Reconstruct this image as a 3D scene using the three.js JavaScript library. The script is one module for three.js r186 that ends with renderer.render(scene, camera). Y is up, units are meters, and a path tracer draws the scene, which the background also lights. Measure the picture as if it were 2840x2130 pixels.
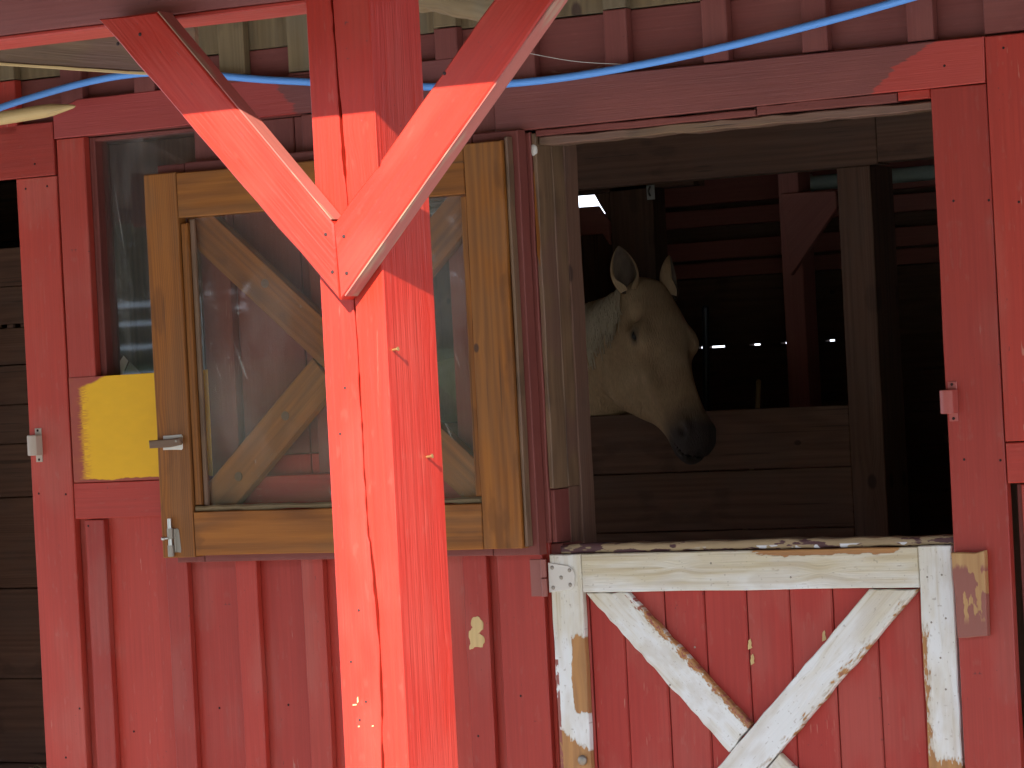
import * as THREE from 'three';
import { mergeGeometries, toCreasedNormals } from 'three/addons/utils/BufferGeometryUtils.js';

// ---------------------------------------------------------------- camera, sky, sun, exposure
const scene = new THREE.Scene();
const camera = new THREE.PerspectiveCamera(12.84, 1024 / 768, 0.1, 600);
camera.position.set(4.616, 1.6, 8.0);
camera.rotation.order = 'YXZ';
camera.rotation.set(THREE.MathUtils.degToRad(-0.08), THREE.MathUtils.degToRad(30.47), THREE.MathUtils.degToRad(-2.957));
const renderer = new THREE.WebGLRenderer({ antialias: true });
renderer.setSize(1024, 768);
renderer.toneMapping = THREE.LinearToneMapping;
renderer.toneMappingExposure = 3.85;
renderer.shadowMap.enabled = true;

const SUN = new THREE.Vector3(0.26, 0.56, 1).normalize();
{
  const w = 256, h = 128, d = new Float32Array(w * h * 4);
  for (let j = 0; j < h; j++) for (let i = 0; i < w; i++) {
    const e = ((j + 0.5) / h - 0.5) * Math.PI;                    // elevation
    const t = Math.max(0, Math.sin(e)), k = Math.pow(1 - t, 2.2);
    const haze = 1.15;
    const at = (j * w + i) * 4;
    const r = 0.30 + (0.80 - 0.30) * k, g = 0.46 + (0.86 - 0.46) * k, b = 0.80 + (0.96 - 0.80) * k;
    const low = e < 0 ? 0.35 : 1;
    d[at] = r * haze * low; d[at + 1] = g * haze * low; d[at + 2] = b * haze * low; d[at + 3] = 1;
  }
  const sky = new THREE.DataTexture(d, w, h, THREE.RGBAFormat, THREE.FloatType);
  sky.mapping = THREE.EquirectangularReflectionMapping; sky.magFilter = THREE.LinearFilter; sky.minFilter = THREE.LinearFilter;
  sky.needsUpdate = true;
  scene.background = sky; scene.environment = sky;
}
const sun = new THREE.DirectionalLight(0xfff9f0, 3.9);
sun.position.copy(SUN).multiplyScalar(30).add(new THREE.Vector3(0, 1, 1));
sun.target.position.set(0, 1, 1);
sun.castShadow = true;
Object.assign(sun.shadow.camera, { left: -14, right: 14, top: 14, bottom: -14, near: 1, far: 80 });
sun.shadow.mapSize.set(4096, 4096);
scene.add(sun, sun.target);

// ---------------------------------------------------------------- random numbers, noise, textures
let seed = 7;
function rnd() { seed = (seed + 0x6d2b79f5) | 0; let t = Math.imul(seed ^ (seed >>> 15), 1 | seed); t = (t + Math.imul(t ^ (t >>> 7), 61 | t)) ^ t; return ((t ^ (t >>> 14)) >>> 0) / 4294967296; }
const rr = (a, b) => a + (b - a) * rnd();
const clamp = (x, a = 0, b = 1) => Math.min(b, Math.max(a, x));
const mixn = (a, b, t) => a + (b - a) * t;
const mix3 = (a, b, t) => [mixn(a[0], b[0], t), mixn(a[1], b[1], t), mixn(a[2], b[2], t)];
const sstep = (a, b, x) => { const t = clamp((x - a) / (b - a)); return t * t * (3 - 2 * t); };
function hash(ix, iy, s) { let h = Math.imul(ix, 374761393) ^ Math.imul(iy, 668265263) ^ Math.imul(s, 2147483647 - 1013); h = Math.imul(h ^ (h >>> 13), 1274126177); h = Math.imul(h ^ (h >>> 16), 2246822519); return ((h ^ (h >>> 15)) >>> 0) / 4294967296; }
function noise(x, y, s = 0) {
  const ix = Math.floor(x), iy = Math.floor(y); let fx = x - ix, fy = y - iy;
  fx = fx * fx * (3 - 2 * fx); fy = fy * fy * (3 - 2 * fy);
  const a = hash(ix, iy, s), b = hash(ix + 1, iy, s), c = hash(ix, iy + 1, s), d = hash(ix + 1, iy + 1, s);
  return a + (b - a) * fx + (c - a) * fy + (a - b - c + d) * fx * fy;
}
function fbm(x, y, s = 0, o = 3) { let v = 0, a = 0.5, n = 0; for (let k = 0; k < o; k++) { v += a * noise(x, y, s + k * 17); n += a; a *= 0.5; x *= 2.03; y *= 2.03; } return v / n; }
const enc = (c) => { c = clamp(c); return Math.round(255 * (c <= 0.0031308 ? 12.92 * c : 1.055 * Math.pow(c, 1 / 2.4) - 0.055)); };

// fn(x, y) in metres -> [r, g, b (linear), height 0..1, roughness 0..1]
function makeTex(w, h, mx, my, fn, wantRough = true) {
  const c = new Uint8Array(w * h * 4), b = new Uint8Array(w * h * 4), r = wantRough ? new Uint8Array(w * h * 4) : null;
  for (let j = 0; j < h; j++) for (let i = 0; i < w; i++) {
    const o = fn((i + 0.5) / w * mx, (j + 0.5) / h * my), at = (j * w + i) * 4;
    c[at] = enc(o[0]); c[at + 1] = enc(o[1]); c[at + 2] = enc(o[2]); c[at + 3] = 255;
    b[at] = b[at + 1] = b[at + 2] = Math.round(255 * clamp(o[3])); b[at + 3] = 255;
    if (r) { r[at] = r[at + 1] = r[at + 2] = Math.round(255 * clamp(o[4] ?? 0.6)); r[at + 3] = 255; }
  }
  const t = (d, srgb) => { const x = new THREE.DataTexture(d, w, h, THREE.RGBAFormat); x.wrapS = x.wrapT = THREE.MirroredRepeatWrapping; x.magFilter = THREE.LinearFilter; x.minFilter = THREE.LinearMipmapLinearFilter; x.generateMipmaps = true; if (srgb) x.colorSpace = THREE.SRGBColorSpace; x.needsUpdate = true; return x; };
  return { map: t(c, true), bumpMap: t(b), ...(r ? { roughnessMap: t(r), roughness: 1 } : {}), userSize: [mx, my] };
}
function mat(tex, bump, extra = {}) {
  const { userSize, ...maps } = tex;
  const m = new THREE.MeshStandardMaterial({ ...maps, bumpScale: bump, ...extra });
  m.userData.size = userSize;
  return m;
}
function mat2(tex, bump, ior = 1.4) { const { userSize, ...maps } = tex; const m = new THREE.MeshPhysicalMaterial({ ...maps, bumpScale: bump, ior }); m.userData.size = userSize; return m; }
// wood figure at (x across, y along) in metres; knots = [[x, y, radius], ...]
function wood(x, y, s, knots = [], rings = 26) {
  let k = 0, wx = x;
  for (const [kx, ky, kr] of knots) {
    const dx = x - kx, dy = (y - ky) / 1.5, d = Math.hypot(dx, dy);
    wx += Math.sign(dx || 1) * kr * 0.9 * Math.exp(-d * d / (kr * kr * 6));
    k = Math.max(k, sstep(kr * 1.1, kr * 0.6, d));
  }
  const fine = fbm(wx * 420, y * 14, s, 2), mid = fbm(wx * 120, y * 3.2, s + 50, 2), broad = fbm(wx * 16, y * 1.6, s + 90, 3);
  const ring = 0.5 + 0.5 * Math.sin((wx * rings * (0.6 + 0.8 * noise(wx * 9, y * 0.5, s + 140)) + 2.6 * fbm(wx * 6, y * 0.9, s + 130, 3)) * 6.283 * 1.4);
  return { fine, mid, broad, ring, k };
}
function redPaint(s, o = {}) {
  const base = o.base ?? [0.42, 0.043, 0.027], dark = o.dark ?? [0.33, 0.033, 0.021], chip = o.chip ?? [0.12, 0.03, 0.026], rough = o.rough ?? 0.42, relief = o.relief ?? 0.5;
  return makeTex(512, 1024, 0.6, 1.2, (x, y) => {
    const g = wood(x, y, s, o.knots ?? []);
    const wear = fbm(x * 9, y * 5, s + 300, 4), speck = noise(x * 170, y * 110, s + 400);
    let c = mix3(base, dark, clamp(0.15 + 0.5 * (g.broad - 0.4) + 0.5 * (wear - 0.45)));
    const streak = sstep(0.62, 0.8, g.mid) * 0.25; c = mix3(c, dark, streak);
    const dust = sstep(0.48, 0.78, fbm(x * 10, y * 4, s + 500, 4)) * (o.dust ?? 0.16) + sstep(0.7, 0.85, fbm(x * 90, y * 30, s + 520, 3)) * (o.dust ?? 0.16) * 0.8; c = mix3(c, o.dustC ?? [0.40, 0.17, 0.13], dust);
    const brush = fbm(x * 260, y * 5, s + 540, 2); c = c.map((v) => v * (0.90 + 0.2 * brush));
    const scr = sstep(0.94, 0.98, noise(x * 200 + y * 9, y * 16, s + 560)) * sstep(0.66, 0.8, noise(x * 7, y * 5, s + 570)); c = mix3(c, [0.5, 0.27, 0.2], scr * (o.scratch ?? 0.5));
    const nick = sstep(0.955, 0.985, speck) * (noise(x * 12, y * 9, s + 450) > 0.55 ? 1 : 0); c = mix3(c, chip, nick * 0.8);
    const h = 0.5 + relief * (0.55 * (g.fine - 0.5) + 0.5 * (g.mid - 0.5) + 0.22 * (g.ring - 0.5)) - 0.25 * nick + 0.2 * g.k;
    return [...c, h, rough + 0.22 * (wear - 0.5) + 0.1 * (g.mid - 0.5)];
  });
}
function bareWood(s, o = {}) {
  const light = o.light ?? [0.42, 0.2, 0.075], dark = o.dark ?? [0.2, 0.075, 0.025], knotC = o.knotC ?? [0.05, 0.022, 0.014], grey = o.grey ?? [0.25, 0.2, 0.15], greyAmt = o.greyAmt ?? 0.15, rough = o.rough ?? 0.62;
  const knots = o.knots ?? [];
  return makeTex(512, 1024, 0.6, 1.2, (x, y) => {
    const g = wood(x, y, s, knots, o.rings ?? 22);
    let t = 0.30 * g.ring * (o.ringAmt ?? 1) + 0.42 * g.mid + 0.22 * g.fine + 0.5 * (g.broad - 0.5);
    let c = mix3(light, dark, clamp(t));
    c = mix3(c, grey, greyAmt * sstep(0.42, 0.7, fbm(x * 12, y * 4, s + 700, 4)));
    const stain = sstep(0.62, 0.78, fbm(x * 15, y * 7, s + 800, 4)) * (o.stain ?? 0.35); c = mix3(c, [dark[0] * 0.45, dark[1] * 0.45, dark[2] * 0.5], stain);
    const check = sstep(0.86, 0.93, noise(x * 140, y * 2.5, s + 900)) * sstep(0.5, 0.7, noise(x * 8, y * 3, s + 910)) * (o.check ?? 0.5);
    c = mix3(c, [0.03, 0.018, 0.012], check); c = mix3(c, knotC, g.k * 0.85);
    return [...c, 0.5 + 0.5 * (g.fine - 0.5) + 0.35 * (g.mid - 0.5) + 0.15 * (g.ring - 0.5) - 0.5 * check, rough + 0.2 * (g.mid - 0.5)];
  });
}
const KN = (n, s) => { const out = []; for (let i = 0; i < n; i++) out.push([hash(i, 3, s) * 0.6, hash(i, 5, s) * 1.2, 0.008 + 0.012 * hash(i, 9, s)]); return out; };

const M = {};
M.red = mat2(redPaint(11), 0.0007, 1.37);
M.redB = []; for (const [a, b, c] of [[1, 1, 1], [0.86, 0.84, 0.86], [1.06, 1.12, 1.1], [0.93, 1.08, 1.1], [0.8, 0.86, 0.9]]) { const m = M.red.clone(); m.color.setRGB(a, b, c); m.userData.size = M.red.userData.size; M.redB.push(m); }
let redAt = 0; const RB = () => M.redB[(redAt = (redAt * 7 + 3) % 11) % 5];
M.redDoor = mat2(redPaint(17, { base: [0.37, 0.037, 0.026], dark: [0.31, 0.03, 0.022], rough: 0.6, relief: 0.35 }), 0.0006, 1.37);
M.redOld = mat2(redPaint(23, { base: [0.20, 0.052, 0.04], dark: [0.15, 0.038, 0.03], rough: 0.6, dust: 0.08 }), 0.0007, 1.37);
M.redPost = mat2(redPaint(31, { base: [0.38, 0.021, 0.009], dark: [0.32, 0.017, 0.007], rough: 0.47, relief: 0.95, dust: 0.22, scratch: 0.12, dustC: [0.40, 0.07, 0.045], knots: [[0.12, 0.3, 0.012], [0.33, 0.8, 0.016], [0.5, 0.5, 0.011]] }), 0.0009);
M.orange = mat2(bareWood(41, { light: [0.36, 0.118, 0.013], dark: [0.125, 0.041, 0.009], grey: [0.17, 0.095, 0.045], greyAmt: 0.25, knots: KN(3, 41), stain: 0.3, rough: 0.6 }), 0.0005, 1.37);
M.orange2 = mat2(bareWood(47, { light: [0.36, 0.122, 0.014], dark: [0.135, 0.045, 0.010], grey: [0.17, 0.095, 0.045], greyAmt: 0.25, knots: KN(2, 47), stain: 0.35, rough: 0.6, rings: 16 }), 0.0005, 1.37);
M.raw = mat(bareWood(53, { light: [0.23, 0.155, 0.07], dark: [0.12, 0.078, 0.036], grey: [0.155, 0.12, 0.07], greyAmt: 0.6, knots: KN(3, 53), rough: 0.8 }), 0.0012);
M.jambRaw = mat(bareWood(59, { light: [0.22, 0.125, 0.065], dark: [0.10, 0.055, 0.03], grey: [0.17, 0.08, 0.06], greyAmt: 0.6, knots: KN(3, 59), rough: 0.6, check: 0.9 }), 0.0012);
M.inner = mat(bareWood(61, { light: [0.22, 0.105, 0.062], dark: [0.115, 0.054, 0.033], grey: [0.14, 0.082, 0.058], greyAmt: 0.4, knots: KN(4, 61), rough: 0.8 }), 0.001);
M.innerRed = mat(redPaint(67, { base: [0.42, 0.14, 0.105], dark: [0.33, 0.11, 0.085], rough: 0.75 }), 0.0008);
M.pale = mat(bareWood(71, { light: [0.66, 0.46, 0.2], dark: [0.5, 0.33, 0.13], greyAmt: 0.1, stain: 0.1, rough: 0.7 }), 0.0008);
M.worn = mat(makeTex(256, 1024, 0.3, 1.2, (x, y) => {
  const g = wood(x, y, 91), n = fbm(x * 40, y * 9, 92, 4);
  const c = mix3(mix3([0.34, 0.085, 0.06], [0.25, 0.07, 0.05], g.mid), mix3([0.32, 0.18, 0.11], [0.22, 0.11, 0.07], g.mid), sstep(0.56, 0.7, n));
  return [...c, 0.5 + 0.5 * (g.mid - 0.5), 0.7];
}), 0.001);
M.nail = new THREE.MeshStandardMaterial({ color: new THREE.Color().setRGB(0.55, 0.42, 0.16), metalness: 0.9, roughness: 0.35 });
M.steel = new THREE.MeshStandardMaterial({ color: new THREE.Color().setRGB(0.5, 0.48, 0.44), metalness: 1, roughness: 0.28 });
M.dull = new THREE.MeshStandardMaterial({ color: new THREE.Color().setRGB(0.3, 0.26, 0.21), metalness: 0.7, roughness: 0.5 });
M.darkHole = new THREE.MeshStandardMaterial({ color: new THREE.Color().setRGB(0.03, 0.012, 0.01), roughness: 0.95 });
M.whiteIron = new THREE.MeshStandardMaterial({ color: new THREE.Color().setRGB(0.6, 0.55, 0.48), roughness: 0.55 });

// ---------------------------------------------------------------- geometry helpers
function densify(pts, seg, jit) {
  const out = [];
  for (let i = 0; i < pts.length; i++) {
    const a = pts[i], b = pts[(i + 1) % pts.length], L = Math.hypot(b[0] - a[0], b[1] - a[1]), n = Math.max(1, Math.round(L / seg));
    const nx = -(b[1] - a[1]) / L, ny = (b[0] - a[0]) / L;
    for (let k = 0; k < n; k++) { const t = k / n, j = k ? (rnd() - 0.5) * 2 * jit : (rnd() - 0.5) * jit; out.push([a[0] + (b[0] - a[0]) * t + nx * j, a[1] + (b[1] - a[1]) * t + ny * j]); }
  }
  return out;
}
// a board lying in an x-y plane between z0 and z1; uv run along the grain in the units of the material's texture
function prism(pts, z0, z1, m, o = {}) {
  const jit = o.jit ?? 0.0008, out = jit ? densify(pts, o.seg ?? 0.14, jit) : pts;
  const b = Math.min(o.bevel ?? 0.0025, (z1 - z0) * 0.35);
  let g = new THREE.ExtrudeGeometry(new THREE.Shape(out.map((p) => new THREE.Vector2(p[0], p[1]))), { depth: z1 - z0 - 2 * b, bevelEnabled: true, bevelThickness: b, bevelSize: b, bevelOffset: -b, bevelSegments: o.round ?? 1, steps: 1 });
  g.translate(0, 0, z0 + b);
  g = toCreasedNormals(g, 0.55);
  const P = g.attributes.position, U = g.attributes.uv, gr = o.grain ?? [0, 1], L = Math.hypot(...gr), gx = gr[0] / L, gy = gr[1] / L;
  const [sx, sy] = m?.userData.size ?? [0.6, 1.2];
  if (o.fit) {
    let a0 = 1e9, a1 = -1e9, b0 = 1e9, b1 = -1e9;
    for (const p of pts) { const a = p[0] * gx + p[1] * gy, c = p[0] * gy - p[1] * gx; a0 = Math.min(a0, a); a1 = Math.max(a1, a); b0 = Math.min(b0, c); b1 = Math.max(b1, c); }
    for (let i = 0; i < P.count; i++) { const x = P.getX(i), y = P.getY(i); U.setXY(i, (x * gy - y * gx - b0) / (b1 - b0), (x * gx + y * gy - a0) / (a1 - a0)); }
  } else {
    const ou = rnd() * 7, ov = rnd() * 7;
    for (let i = 0; i < P.count; i++) { const x = P.getX(i), y = P.getY(i), z = P.getZ(i); U.setXY(i, (x * gy - y * gx + z) / sx + ou, (x * gx + y * gy) / sy + ov); }
  }
  return g;
}
const rect = (x0, x1, y0, y1) => [[x0, y0], [x1, y0], [x1, y1], [x0, y1]];
const box = (x0, x1, y0, y1, z0, z1, m, o = {}) => prism(rect(x0, x1, y0, y1), z0, z1, m, { grain: x1 - x0 > y1 - y0 ? [1, 0] : [0, 1], ...o });
function add(name, geo, m, parent, label) {
  const o = new THREE.Mesh(geo, m); o.name = name; o.castShadow = o.receiveShadow = true;
  if (label) o.userData.label = label;
  parent.add(o); return o;
}
function tag(o, label, category, group) { o.userData.label = label; o.userData.category = category; if (group) o.userData.group = group; return o; }
function thing(name, label, category, group) { const o = new THREE.Group(); o.name = name; scene.add(o); return tag(o, label, category, group); }
function cyl(r, a, b, n = 12, r2 = r) {
  const A = new THREE.Vector3(...a), B = new THREE.Vector3(...b), d = B.clone().sub(A);
  const g = new THREE.CylinderGeometry(r2, r, d.length(), n);
  g.applyQuaternion(new THREE.Quaternion().setFromUnitVectors(new THREE.Vector3(0, 1, 0), d.clone().normalize()));
  g.translate(...A.add(B).multiplyScalar(0.5).toArray()); return g;
}
const merge = (l) => mergeGeometries(l.map((g) => (g.index ? g.toNonIndexed() : g)), false);
function tube(pts, r, n = 64, k = 10) { return new THREE.TubeGeometry(new THREE.CatmullRomCurve3(pts.map((p) => new THREE.Vector3(...p))), n, r, k); }
function nailHead(x, y, z, r = 0.0035) { const g = new THREE.SphereGeometry(r, 8, 5); g.scale(1, 1, 0.35); g.translate(x, y, z); return g; }

// ---------------------------------------------------------------- ground and land
{
  const tex = makeTex(1024, 1024, 3, 3, (x, y) => {
    const a = fbm(x * 2.2, y * 2.2, 1, 4), b = fbm(x * 40, y * 40, 2, 3), st = sstep(0.7, 0.8, noise(x * 60, y * 60, 3));
    let c = mix3([0.40, 0.405, 0.385], [0.28, 0.28, 0.26], clamp(a * 1.5 - 0.3)); c = mix3(c, [0.5, 0.46, 0.41], st * 0.5); c = c.map((v) => v * (0.75 + 0.5 * b));
    return [...c, 0.5 * b + 0.3 * a + 0.3 * st, 0.9];
  }, false);
  const m = mat(tex, 0.02, { roughness: 0.95 });
  const g = new THREE.PlaneGeometry(900, 900); g.rotateX(-Math.PI / 2);
  for (let i = 0; i < g.attributes.uv.count; i++) g.attributes.uv.setXY(i, g.attributes.position.getX(i) / 3, g.attributes.position.getZ(i) / 3);
  const o = add('ground', g, m, scene); o.userData.kind = 'structure'; o.userData.label = 'trodden pale dirt yard in front of the barn';
}
const rise = (x, z) => 2.1 * sstep(12, 34, z) + 3 * sstep(34, 120, z);
{
  const tex = makeTex(512, 512, 6, 6, (x, y) => {
    const a = fbm(x * 1.5, y * 1.5, 5, 4), b = fbm(x * 30, y * 30, 6, 3);
    const c = mix3([0.05, 0.09, 0.018], [0.13, 0.14, 0.03], clamp(a * 1.6 - 0.4)); return [...c.map((v) => v * (0.6 + 0.8 * b)), b, 0.9];
  }, false);
  const m = mat(tex, 0.05, { roughness: 0.95 });
  const g = new THREE.PlaneGeometry(300, 190, 60, 60); g.rotateX(-Math.PI / 2); g.translate(0, 0, 107);
  const P = g.attributes.position;
  for (let i = 0; i < P.count; i++) { P.setY(i, 0.004 + rise(P.getX(i), P.getZ(i))); g.attributes.uv.setXY(i, P.getX(i) / 6, P.getZ(i) / 6); }
  g.computeVertexNormals();
  const o = add('grass_bank', g, m, scene); o.userData.kind = 'structure'; o.userData.label = 'grassy bank rising on the far side of the yard';
}

// ---------------------------------------------------------------- the barn
const barn = thing('barn', 'red board and batten stable barn with trimmed stall openings', 'barn');
const B = (name, x0, x1, y0, y1, z0, z1, m, o, label) => add(name, box(x0, x1, y0, y1, z0, z1, m, o), m, barn, label);
// custom paint for the header over the door: dull old red with a ragged patch of new paint at its right end
const headerMat = mat(makeTex(256, 2048, 0.16, 1.45, (x, y) => {
  const g = wood(x, y, 83), wear = fbm(x * 9, y * 5, 84, 4);
  let c = mix3([0.225, 0.056, 0.043], [0.175, 0.043, 0.034], clamp(wear * 1.4 - 0.2));
  // y runs along the board to the right, x runs down from the top edge
  const edge = 1.13 + 0.20 * Math.pow(1 - x / 0.16, 1.6) + 0.05 * (fbm(x * 60, y * 9, 85, 3) - 0.5) + 0.02 * (noise(x * 240, y * 4, 86) - 0.5);
  const fresh = sstep(edge - 0.006, edge + 0.006, y);
  c = mix3(c, mix3([0.46, 0.05, 0.032], [0.38, 0.04, 0.027], wear), fresh);
  return [...c, 0.5 + 0.4 * (g.fine - 0.5) + 0.3 * (g.mid - 0.5), 0.5];
}), 0.0007);
const overMat = mat(makeTex(256, 2048, 0.11, 1.55, (x, y) => {
  const g = wood(x, y, 87), wear = fbm(x * 9, y * 5, 88, 4);
  let c = mix3([0.38, 0.044, 0.034], [0.31, 0.036, 0.029], wear);
  const edge = 0.80 + 0.09 * x / 0.11 + 0.05 * (fbm(x * 50, y * 9, 89, 3) - 0.5) + 0.02 * (noise(x * 240, y * 4, 90) - 0.5);
  c = mix3(c, mix3([0.20, 0.05, 0.042], [0.16, 0.042, 0.036], wear), sstep(edge - 0.008, edge + 0.008, y));
  return [...c, 0.5 + 0.4 * (g.fine - 0.5) + 0.3 * (g.mid - 0.5), 0.48];
}), 0.0007);

// siding boards behind the battens, cut round the windows; painted below 2.565 and bare above it
const cuts = [-1.735, -1.512, -1.227, -0.985, -0.76, -0.53, -0.228, 0.0];
const win1 = [-1.475, -1.085, 1.42, 2.37], win2 = [-0.62, -0.255, 1.42, 2.37];
for (let i = 0; i < cuts.length - 1; i++) {
  const x0 = cuts[i] + 0.0015, x1 = cuts[i + 1] - 0.0015;
  B('siding_board', x0, x1, -0.02, 1.42, -0.02 - 0.002 * (i % 2), 0, RB(), { seg: 0.3 });
  for (const [a, b] of [[x0, x1]]) {
    const segs = [];
    let list = [[a, b]];
    for (const w of [win1, win2]) list = list.flatMap(([p, q]) => (w[0] > p && w[0] < q) || (w[1] > p && w[1] < q) || (w[0] <= p && w[1] >= q) ? [[p, Math.min(q, w[0])], [Math.max(p, w[1]), q]].filter(([u, v]) => v - u > 0.012) : [[p, q]]);
    segs.push(...list);
    for (const [p, q] of segs) B('siding_board', p, q, 1.422, 2.37, -0.02 - 0.002 * (i % 2), 0, M.redOld, { seg: 0.3 });  // darker red stands in for shade in the gap behind the open leaf
  }
}
const upCuts = [-2.05, -1.76, -1.512, -1.246, -0.94, -0.71, -0.47, -0.225, 0.015, 0.30, 0.595, 0.88, 1.175, 1.42, 1.7];
for (let i = 0; i < upCuts.length - 1; i++) {
  const x0 = upCuts[i] + 0.0015, x1 = upCuts[i + 1] - 0.0015, y = 2.562 + rr(-0.014, 0.008);
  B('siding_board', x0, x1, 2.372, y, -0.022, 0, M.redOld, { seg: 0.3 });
  B('bare_siding_board', x0, x1, y + 0.003, 3.3, -0.024, 0.001, M.raw, { jit: 0.0015 });
}
// upper battens
const upBat = [[-1.80, -1.72, 2.558], [-1.552, -1.473, 2.60], [-1.285, -1.212, 2.57], [-0.983, -0.895, 2.50], [-0.746, -0.672, 2.49], [-0.505, -0.435, 2.57], [-0.262, -0.190, 2.568], [-0.022, 0.051, 2.57], [0.267, 0.336, 2.566], [0.559, 0.632, 2.566], [0.845, 0.917, 2.57], [1.139, 1.211, 2.56], [1.348, 1.55, 2.6]];
for (const [a, b, y] of upBat) {
  B('batten', a, b, 2.40, y, 0.001, 0.034, a < -1.6 ? M.red : M.redOld, { seg: 0.1 });
  B('bare_batten', a, b, y + 0.003, 3.3, 0.001, 0.034 + rr(-0.002, 0.002), M.raw, { seg: 0.1 });
}
// lower battens under the window rail
for (const [a, b] of [[-1.552, -1.482], [-1.265, -1.191], [-1.022, -0.95], [-0.795, -0.724], [-0.555, -0.485], [-0.264, -0.189]]) B('batten', a, b, -0.02, 1.253, 0.001, 0.026, RB(), { seg: 0.12, jit: 0.0012 });
B('trim_board', -0.155, -0.012, -0.02, 1.20, 0.001, 0.024, RB(), { seg: 0.2 });
// window rail, stiles, headers
B('window_rail', -1.584, -0.06, 1.256, 1.362, 0.001, 0.028, RB(), { seg: 0.2 });
B('trim_board', -1.735, -1.586, -0.02, 2.266, 0.001, 0.032, RB(), { seg: 0.25 });
B('trim_board', -1.580, -1.480, 1.364, 2.371, 0.001, 0.030, RB(), { seg: 0.25 });
B('trim_board', -1.085, -0.985, 1.364, 2.371, 0.001, 0.029, M.redOld, { seg: 0.25 });  // this and the next two: darker red for shade behind the open leaf
B('trim_board', -0.715, -0.62, 1.364, 2.371, 0.001, 0.029, M.redOld, { seg: 0.25 });
B('trim_board', -0.255, -0.155, 1.364, 2.371, 0.001, 0.029, M.redOld, { seg: 0.25 });
B('header_board', -4.3, -1.588, 2.268, 2.425, 0.001, 0.034, RB(), { seg: 0.25 });
add('header_board', prism([[-1.583, 2.373], [-0.085, 2.376], [-0.085, 2.484], [-1.49, 2.482], [-1.583, 2.452]], 0.002, 0.036, overMat, { grain: [1, 0], fit: true }), overMat, barn);
B('header_board', -0.155, -0.082, 2.255, 2.374, 0.001, 0.03, M.redOld);
add('header_board', prism([[-0.078, 2.268], [1.346, 2.279], [1.349, 2.394], [-0.078, 2.396]], 0.002, 0.042, headerMat, { grain: [1, 0], fit: true }), headerMat, barn, 'dull red header board with a ragged patch of fresh red paint');
// the strips under the door header
B('header_strip', 0.04, 0.70, 2.250, 2.267, -0.03, 0.03, M.redOld, { jit: 0.0018, seg: 0.07 });
B('header_strip', 0.704, 1.10, 2.252, 2.275, -0.03, 0.03, M.redOld, { jit: 0.0018, seg: 0.07 }); B('header_strip', 1.103, 1.192, 2.254, 2.277, -0.03, 0.03, M.red, { jit: 0.0018, seg: 0.07 });
B('header_strip', 0.04, 1.195, 2.226, 2.248, -0.06, 0.014, M.jambRaw, { jit: 0.0028, seg: 0.05 });
// left door jamb: layered red strips, then raw timber going in
const J = (x0, x1, y0, y1, z0, z1, m, o) => B('jamb', x0, x1, y0, y1, z0, z1, m, { seg: 0.1, jit: 0.0016, ...o });
J(-0.060, -0.028, 1.21, 2.262, 0.001, 0.018, M.red); J(-0.027, 0.004, 1.155, 2.262, -0.03, 0.012, M.red); J(0.005, 0.022, 1.155, 2.262, -0.03, 0.03, M.redOld); J(0.023, 0.036, 1.30, 2.26, -0.06, 0.024, M.jambRaw); J(0.023, 0.0358, 1.155, 1.297, -0.06, 0.022, M.redOld);
J(-0.02, 0.034, -0.02, 1.15, -0.12, -0.012, M.redOld);
J(-0.03, 0.0355, 1.302, 2.3, -0.125, -0.061, M.jambRaw); J(-0.03, 0.0352, 0.0, 1.3, -0.125, -0.061, M.inner); J(-0.03, 0.037, 0.0, 2.3, -0.2, -0.127, M.inner);
// right door jamb and the boards beside it
B('jamb', 1.193, 1.212, -0.02, 2.262, -0.14, 0.010, M.red, { seg: 0.1, jit: 0.0015 });
B('trim_board', 1.197, 1.347, -0.02, 2.276, 0.011, 0.040, RB(), { seg: 0.2, jit: 0.0012 });
B('trim_board', 1.3505, 1.62, 1.381, 2.393, 0.001, 0.041, RB(), { seg: 0.2 });
B('trim_board', 1.3505, 1.62, 1.277, 1.378, 0.001, 0.040, M.red, { seg: 0.2 });
B('siding_board', 1.36, 1.62, -0.02, 1.274, -0.02, 0.004, M.redOld, { seg: 0.2 });
B('batten', 1.378, 1.62, -0.02, 1.272, 0.005, 0.02, M.red, { seg: 0.2 });
B('wall_board', 1.622, 4.2, -0.02, 2.3, -0.02, 0.01, M.red); B('wall_board', 1.622, 4.2, 2.302, 3.3, -0.02, 0.01, M.red);
B('wall_board', 0.0, 1.622, 2.28, 3.3, -0.06, -0.03, M.inner);
B('wall_board', -4.3, -2.05, 2.425, 3.3, -0.02, 0.0, M.redOld);
B('wall_board', -4.3, -2.95, -0.02, 2.266, -0.02, 0.02, M.red);
// inner lining behind the front wall (dark raw boards)
for (let i = 0; i < 6; i++) { const y0 = i * 0.228; B('lining_board', -1.73, -0.04, y0, y0 + 0.225, -0.09, -0.065, M.inner); }
B('lining_board', -1.73, -1.49, 1.37, 3.3, -0.09, -0.065, M.inner); B('lining_board', -1.07, -0.63, 1.37, 3.3, -0.09, -0.065, M.inner); B('lining_board', -0.24, -0.04, 1.37, 3.3, -0.09, -0.065, M.inner);
B('lining_board', -1.73, -0.04, 2.4, 3.3, -0.12, -0.092, M.inner);
B('lining_board', 1.215, 4.2, 0, 3.3, -0.12, -0.09, M.inner);
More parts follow.
